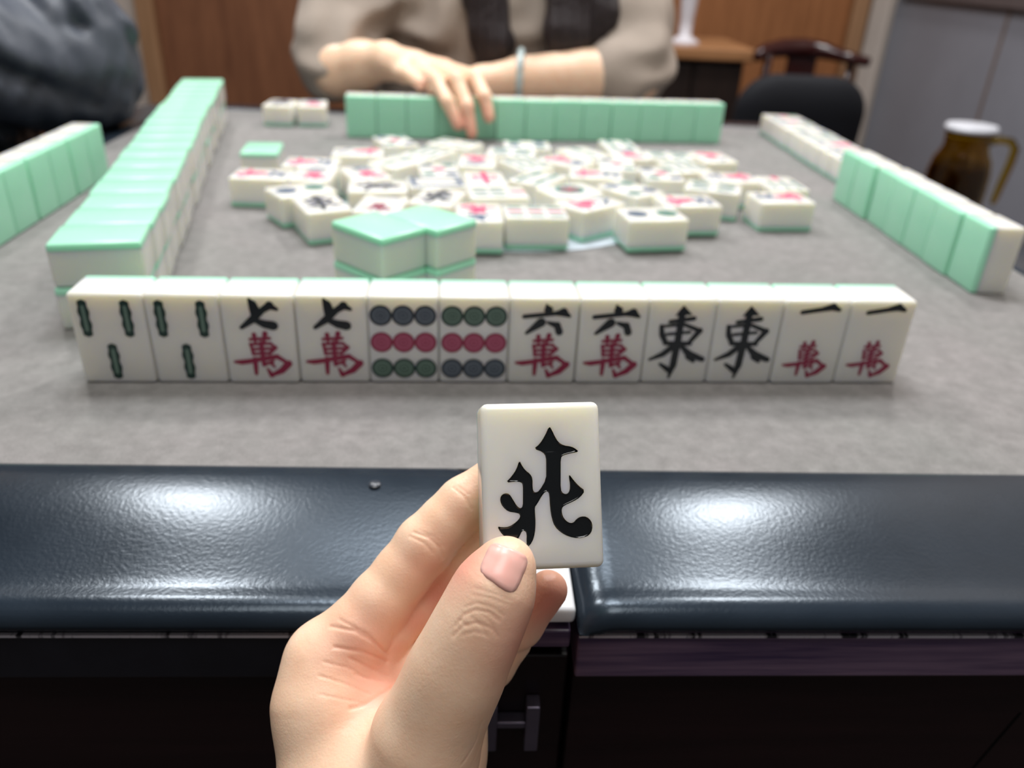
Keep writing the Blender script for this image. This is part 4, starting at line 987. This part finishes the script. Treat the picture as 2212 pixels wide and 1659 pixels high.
woman.location = W(PW[0], PW[1], -TABLE_Z)
tag(woman, 'long-haired person in a beige knit top leaning both forearms on the far table edge', 'person')
def ripple(F, amp, freq):
    def G(P):
        x, y, z = P[..., 0], P[..., 1], P[..., 2]
        return F(P) + amp * np.sin(freq * (0.55 * x + 0.35 * y - z) + 1.6 * np.sin(freq * .43 * (x + z))) * (0.6 + 0.4 * np.sin(freq * .31 * (y - x)))
    return G
def sweater(P):
    c = None
    for chn in ([(-55, 1300, -300, 158), (-55, 1285, -120, 136), (-55, 1262, 90, 130), (-55, 1268, 240, 108)], [(-150, 1265, -60, 80), (-150, 1262, 90, 78), (-150, 1268, 200, 70)], [(40, 1265, -60, 80), (40, 1262, 90, 78), (40, 1268, 200, 70)], [(-205, 1265, 255, 62), (-55, 1275, 285, 68), (95, 1265, 255, 62)]):
        d = chain_field(P, chn, 30); c = d if c is None else smin(c, d, 30)
    for chn in ([(-205, 1262, 250, 60), (-236, 1165, 125, 58), (-250, 1112, 66, 50), (-250, 1090, 46, 43)],
                [(95, 1262, 250, 60), (136, 1160, 115, 54), (143, 1122, 63, 48), (126, 1105, 52, 42), (112, 1101, 50, 40)]):
        c = smin(c, chain_field(P, chn, 14), 22)
    return c
sdf_object('knit_top', ripple(sweater, 6.0, .10), (-380, 1030, -480), (260, 1470, 350), 4.5, M['knit'], woman, PW, 1, None, 0, 45.0)
def trousers(P):
    c = None
    for chn in ([(-55, 1300, -330, 158), (-55, 1300, -280, 150)], [(-140, 1290, -300, 103), (-150, 1090, -310, 90), (-150, 920, -320, 72), (-150, 900, -660, 58)], [(30, 1290, -300, 103), (40, 1090, -310, 90), (40, 920, -320, 72), (40, 900, -660, 58)]):
        d = chain_field(P, chn, 20); c = d if c is None else smin(c, d, 20)
    return c
sdf_object('trousers', trousers, (-280, 820, -752), (170, 1480, -100), 9.0, M['trouser'], woman, PW, 1, None, 0, 25.0)
def hair_field(P):
    c = None
    for chn in ([(-55, 1290, 400, 70), (-55, 1285, 480, 98)], [(-55, 1335, 430, 70), (-55, 1345, 150, 60)],
                [(-130, 1270, 470, 28), (-140, 1225, 330, 30), (-62, 1135, 180, 28), (-40, 1110, 80, 21), (-46, 1104, 50, 9)],
                [(-76, 1140, 190, 26), (-58, 1114, 95, 17), (-60, 1106, 56, 7)],
                [(20, 1270, 470, 28), (40, 1225, 330, 32), (55, 1135, 190, 36), (52, 1108, 95, 30), (42, 1102, 56, 10)],
                [(60, 1150, 230, 34), (92, 1122, 120, 26), (84, 1112, 62, 9)]):
        d = chain_field(P, chn, 14); c = d if c is None else smin(c, d, 10)
    x, y, z = P[..., 0], P[..., 1], P[..., 2]
    face = np.sqrt((x + 55) ** 2 + (y - 1165) ** 2 * .6 + ((z - 430) * .72) ** 2) - 62
    return np.maximum(c + 1.6 * np.sin(x * .55 + .01 * z) , -face)
sdf_object('hair', hair_field, (-190, 1070, 30), (140, 1430, 590), 3.5, M['hair'], woman, PW, 1, None, 0, 20.0)
for sx in (-31, 31):
    e = Geo()
    for k in range(7):
        pass
    prof = [(0.5, -9)] + [(9 * math.cos(a), 9 * math.sin(a)) for a in [(-.5 + i / 8) * math.pi for i in range(1, 8)]] + [(0.5, 9)]
    e.lathe(prof, (0, 0), 16)
    o = link_mesh('eye', e.mesh('eye', M['eye'], smooth=True), woman); o.location = ((-55 + sx - PW[0]) * MM, (1186 - PW[1]) * MM, (462 + TABLE_Z) * MM)
lp = Geo().tube([(-75, 1186, 398), (-62, 1176, 400), (-48, 1176, 400), (-35, 1186, 398)], [2, 6, 6, 2], 10)
link_mesh('mouth', lp.mesh('mouth', M['lip'], smooth=True, off=PW), woman)
br = Geo(); pts = []
for k in range(25):
    a = 2 * math.pi * k / 24; pts.append((-7 + 3 * math.cos(a) * .3, 1076 + 31 * math.cos(a), 46 + 31 * math.sin(a)))
br.tube(pts, 4.6, 10)
bo = link_mesh('bracelet', br.mesh('bracelet', M['jade'], smooth=True, off=(-7, 1076, 15)), None); bo.location = W(-7, 1076, 15)
tag(bo, 'pale green glass bangle around the wrist of the person in beige', 'bracelet')

# ---------------------------------------------------------------- person on the left in a puffer jacket
PL = (-860.0, 930.0, -TABLE_Z)
l_body = [[(-890, 930, -320, 130), (-870, 930, 0, 125), (-850, 930, 240, 115)], [(-850, 740, 270, 50), (-850, 930, 300, 60), (-830, 1110, 270, 50)], [(-840, 930, 320, 55), (-825, 930, 400, 52)],
          [(-815, 930, 470, 84), (-820, 930, 520, 90)], [(-780, 930, 440, 54), (-790, 930, 490, 70)], [(-728, 930, 468, 10), (-738, 930, 492, 7)],
          [(-830, 1090, 265, 45), (-490, 880, 68, 38), (-600, 740, 62, 30), (-645, 690, 60, 26), (-655, 650, 58, 18), (-640, 615, 54, 12)],
          [(-850, 740, 265, 45), (-720, 640, 60, 38), (-640, 700, 66, 26), (-620, 730, 66, 16)]]
def l_field(P):
    c = None
    for chn in l_body:
        d = chain_field(P, chn, 18); c = d if c is None else smin(c, d, 18)
    return c
man = sdf_object('person', l_field, (-1060, 560, -500), (-480, 1180, 625), 6.0, M['skin'], None, PL, 1, lambda v, n: (v, np.zeros(len(v))), 0, 30.0)
man.location = W(PL[0], PL[1], -TABLE_Z)
tag(man, 'person in a dark navy puffer jacket sitting at the left side of the table', 'person')
def along(P, a, b):
    a = np.array(a, np.float32); b = np.array(b, np.float32); ba = b - a
    return ((P - a) @ ba) / float(np.linalg.norm(ba))
def jacket(P):
    x, y, z = P[..., 0], P[..., 1], P[..., 2]
    wr_ = 3.0 * np.sin(.045 * (x * .8 + y * .5 + z * .9) + 2 * np.sin(.02 * (x - z))) + 2.0 * np.sin(.11 * (z + .6 * x) + 1.4 * np.sin(.05 * y))
    s1 = along(P, (-830, 1110, 265), (-545, 1015, 45)); s2 = along(P, (-545, 1015, 45), (-640, 770, 40))
    def seam(u, amp): return amp * (1 - np.abs(np.sin(u))) ** 2.5          # stitched lines that pull the padding in
    pk = 3.0 * np.sin(.16 * (x + y) + 2.2 * np.sin(.06 * z)) * np.sin(.05 * (z - y))
    t = chain_field(P, [(-880, 930, -300, 175), (-870, 930, 0, 180), (-850, 930, 240, 150)], 20) + seam(z * math.pi / 95, 18)
    t = smin(t, chain_field(P, [(-760, 900, -170, 165), (-645, 860, -45, 122)], 15) + pk, 30)
    sh = chain_field(P, [(-850, 740, 265, 80), (-850, 930, 300, 85), (-830, 1110, 265, 80)], 20)
    up = chain_field(P, [(-830, 1090, 265, 88), (-668, 990, 175, 90), (-484, 876, 68, 79)], 10) + seam((.5 * x - .87 * z) * math.pi / 62, 16) + pk
    fo = chain_field(P, [(-484, 876, 68, 79), (-556, 780, 70, 74), (-640, 690, 66, 54)], 10) + seam((-.45 * x - .2 * y - .85 * z) * math.pi / 58, 16) + pk
    u2 = chain_field(P, [(-850, 740, 265, 84), (-770, 665, 130, 80), (-720, 640, 62, 66)], 10); f2 = chain_field(P, [(-720, 640, 62, 66), (-660, 690, 66, 42)], 10)
    c = smin(t, sh, 25)
    for d in (smin(up, fo, 9), smin(u2, f2, 9)): c = smin(c, d, 14)
    col = chain_field(P, [(-842, 930, 320, 92), (-835, 930, 350, 86)], 5)
    return smin(c, col, 10) + wr_
sdf_object('puffer_jacket', jacket, (-1090, 540, -480), (-350, 1230, 450), 4.5, M['nylon'], man, PL, 1, None, 0, 55.0)
def l_trousers(P):
    c = None
    for chn in ([(-890, 930, -330, 140), (-890, 930, -290, 140)], [(-890, 850, -310, 98), (-690, 850, -310, 84), (-560, 850, -320, 70), (-560, 850, -660, 56)], [(-890, 1010, -310, 98), (-690, 1010, -310, 84), (-560, 1010, -320, 70), (-560, 1010, -660, 56)]):
        d = chain_field(P, chn, 18); c = d if c is None else smin(c, d, 18)
    return c
sdf_object('trousers', l_trousers, (-1050, 720, -752), (-470, 1140, -130), 9.0, M['trouser'], man, PL, 1, None, 0, 25.0)
def l_hair(P):
    d = smin(seg_dist(P, (-850, 930, 490), (-850, 930, 535), 70, 92), seg_dist(P, (-820, 930, 545), (-780, 930, 555), 70, 40), 20)
    x, y, z = P[..., 0], P[..., 1], P[..., 2]
    return np.maximum(d, -(np.sqrt((x + 720) ** 2 * .7 + (y - 930) ** 2 * .8 + (z - 455) ** 2) - 85))
sdf_object('hair', l_hair, (-960, 810, 400), (-720, 1050, 640), 6.0, M['hair'], man, PL, 1)

# ---------------------------------------------------------------- chairs (the two persons sit on them)
def stool(name, label, c, w, d, seat_z, back=None, mats=('black_cloth', 'black_plastic'), rz=0.0):
    t = thing(name, label, 'chair', (c[0], c[1], -TABLE_Z), rotz=rz)
    o = (0, 0, -TABLE_Z)
    link_mesh('seat', Geo().box(-w / 2, w / 2, -d / 2, d / 2, seat_z - 60, seat_z).mesh('seat', M[mats[0]], bevel=18, segs=3, smooth=True, off=o), t)
    for sx in (-1, 1):
        for sy in (-1, 1):
            x, y = sx * (w / 2 - 30), sy * (d / 2 - 30)
            link_mesh('leg', Geo().tube([(x, y, seat_z - 55), (x * 1.06, y * 1.06, -TABLE_Z)], [16, 12], 10).mesh('leg', M[mats[1]], smooth=True, sharp=.8, off=o), t)
    return t
stool('chair', 'black stool under the person in the beige knit top', (-55, 1330), 420, 400, -482)
stool('chair', 'black stool under the person in the puffer jacket', (-905, 930), 400, 420, -478)

# black padded chair at the back right
bc = stool('chair', 'black padded chair with a rounded back standing behind the far right table corner', (615, 1690), 300, 360, -330)
def pad(P):
    x, y, z = P[..., 0], P[..., 1], P[..., 2]
    qx = np.abs(x) - 60; qz = np.abs(z + 195) - 90; qy = np.abs(y - (200 - 0.12 * (z + 200))) - 8
    q = np.stack([np.maximum(qx, 0), np.maximum(qy, 0), np.maximum(qz, 0)], -1)
    return np.sqrt((q[..., 0] / 1.0) ** 2 + (q[..., 1] * 2.6) ** 2 + q[..., 2] ** 2) - 84
o_ = sdf_object('backrest', pad, (-170, 100, -400), (170, 330, 0), 6.0, M['black_cloth'], bc, (0, 0, -TABLE_Z), 1, None, 0, 400.0)
for sx in (-90, 90):
    link_mesh('back_post', Geo().tube([(sx, 165, -350), (sx, 215, -220)], 12, 10).mesh('back_post', M['black_plastic'], smooth=True, off=(0, 0, -TABLE_Z)), bc)

# chair with a curved maroon rail behind it
mc = thing('chair', 'dark maroon wooden chair with a glossy curved top rail by the door', 'chair', (750, 2300, -TABLE_Z))
o = (0, 0, -TABLE_Z)
g = Geo(); pts = [(-145, -40, -22), (-120, 10, -14), (-60, 45, -6), (0, 52, -4), (50, 40, -8), (90, 5, -16), (142, -50, -24)]
g.tube(pts, [14, 20, 24, 25, 22, 16, 12], 14)
link_mesh('top_rail', g.mesh('top_rail', M['maroon'], smooth=True, off=o), mc)
link_mesh('back_splat', Geo().box(-40, 40, 44, 56, -310, -10).mesh('back_splat', M['maroon'], bevel=4, off=o), mc)
link_mesh('seat', Geo().box(-125, 190, -330, 60, -340, -305).mesh('seat', M['maroon'], bevel=8, off=o), mc)
for x, y in ((-108, 20), (125, 20)): link_mesh('back_post', Geo().tube([(x, y + 10, -310), (x * .95, y - 14, -20)], 11, 10).mesh('back_post', M['maroon'], smooth=True, off=o), mc)
for x in (-108, 170):
    for y in (-310, 40): link_mesh('leg', Geo().tube([(x, y, -335), (x, y, -TABLE_Z)], 17, 10).mesh('leg', M['maroon'], smooth=True, off=o), mc)

# wooden side cabinet with a white vase
cb = thing('side_cabinet', 'low dark cabinet with a tan wooden top by the orange door', 'cabinet', (470, 2530, -TABLE_Z))
link_mesh('tabletop', Geo().box(-170, 150, -190, 190, -46, -14).mesh('tabletop', M['cab_top'], bevel=5, off=o), cb)
link_mesh('body', Geo().box(-150, 130, -160, 180, -735, -46).mesh('body', M['cab_body'], bevel=3, off=o), cb)
for sx in (-1, 1):
    d = link_mesh('door', Geo().box(-10 + sx * 70 - 66, -10 + sx * 70 + 66, -172, -160, -720, -60).mesh('door', M['cab_body'], bevel=3, off=o), cb)
    link_mesh('knob', Geo().lathe([(8, 0), (8, 14), (2, 16)], (0, 0), 14).mesh('knob', M['steel'], smooth=True, off=(0, 0, 0), xform=Matrix.Translation(((-10 + sx * 14) * MM, -.172, .35)) @ Matrix.Rotation(math.pi / 2, 4, 'X')), d)
for x in (-140, 120):
    for y in (-150, 170): link_mesh('foot', Geo().box(x - 15, x + 15, y - 15, y + 15, -TABLE_Z, -735).mesh('foot', M['black_plastic'], off=o), cb)
vs_ = Geo().lathe([(42, 0), (42, 6), (30, 12), (17, 22), (18, 60), (23, 110), (28, 170), (29, 200), (22, 222), (16, 236), (18, 246), (12, 246), (11, 234)], (0, 0), 40)
vo = link_mesh('vase', vs_.mesh('vase', M['vase'], smooth=True, sharp=1.0), None); vo.location = W(440, 2440, -13.6)
tag(vo, 'slim white vase with a flared foot on the tan-topped cabinet', 'vase')

# amber jug on a low stand by the grey panelling
st = thing('side_stand', 'low dark stand by the grey wall carrying the amber jug', 'stand', (925, 1720, -TABLE_Z))
link_mesh('tabletop', Geo().box(-140, 140, -150, 150, -322, -300).mesh('tabletop', M['cab_body'], bevel=4, off=o), st)
for x in (-120, 120):
    for y in (-130, 130): link_mesh('leg', Geo().box(x - 14, x + 14, y - 14, y + 14, -TABLE_Z, -322).mesh('leg', M['cab_body'], bevel=2, off=o), st)
JX, JY, JZ = 908, 1690, -299.7
jug = thing('jug', 'amber glass jug with a white lid and a side handle near the grey wall', 'jug', (JX, JY, JZ))
prof_o = [(1, 0), (50, 0), (56, 5), (60, 40), (61, 90), (60, 125), (55, 150), (47, 165), (43, 176), (44, 190), (46, 206)]
prof_i = [(43, 206), (41, 190), (40, 176), (44, 163), (52, 148), (57, 124), (58, 90), (57, 40), (53, 8), (1, 5)]
link_mesh('glass_body', Geo().lathe(prof_o + prof_i, (0, 0), 48).mesh('glass_body', M['amber'], smooth=True, sharp=1.0), jug)
link_mesh('tea', Geo().lathe([(1, 6), (52, 9), (56, 40), (57, 90), (56, 124), (52.5, 140), (1, 140)], (0, 0), 48).mesh('tea', M['tea'], smooth=True, sharp=.9), jug)
link_mesh('lid', Geo().lathe([(1, 196), (42, 196), (42, 207), (49, 208), (50, 213), (47, 218), (30, 219), (1, 219)], (0, 0), 48).mesh('lid', M['lid'], smooth=True, sharp=.7), jug)
hp = [(43, 0, 186), (62, -4, 192), (84, -8, 190), (95, -10, 176), (95, -10, 150), (90, -10, 110), (86, -10, 72), (84, -10, 62)]
link_mesh('handle', Geo().tube(hp, [8, 8, 8, 8.5, 8.5, 8, 7, 4], 14).mesh('handle', M['amber'], smooth=True), jug)
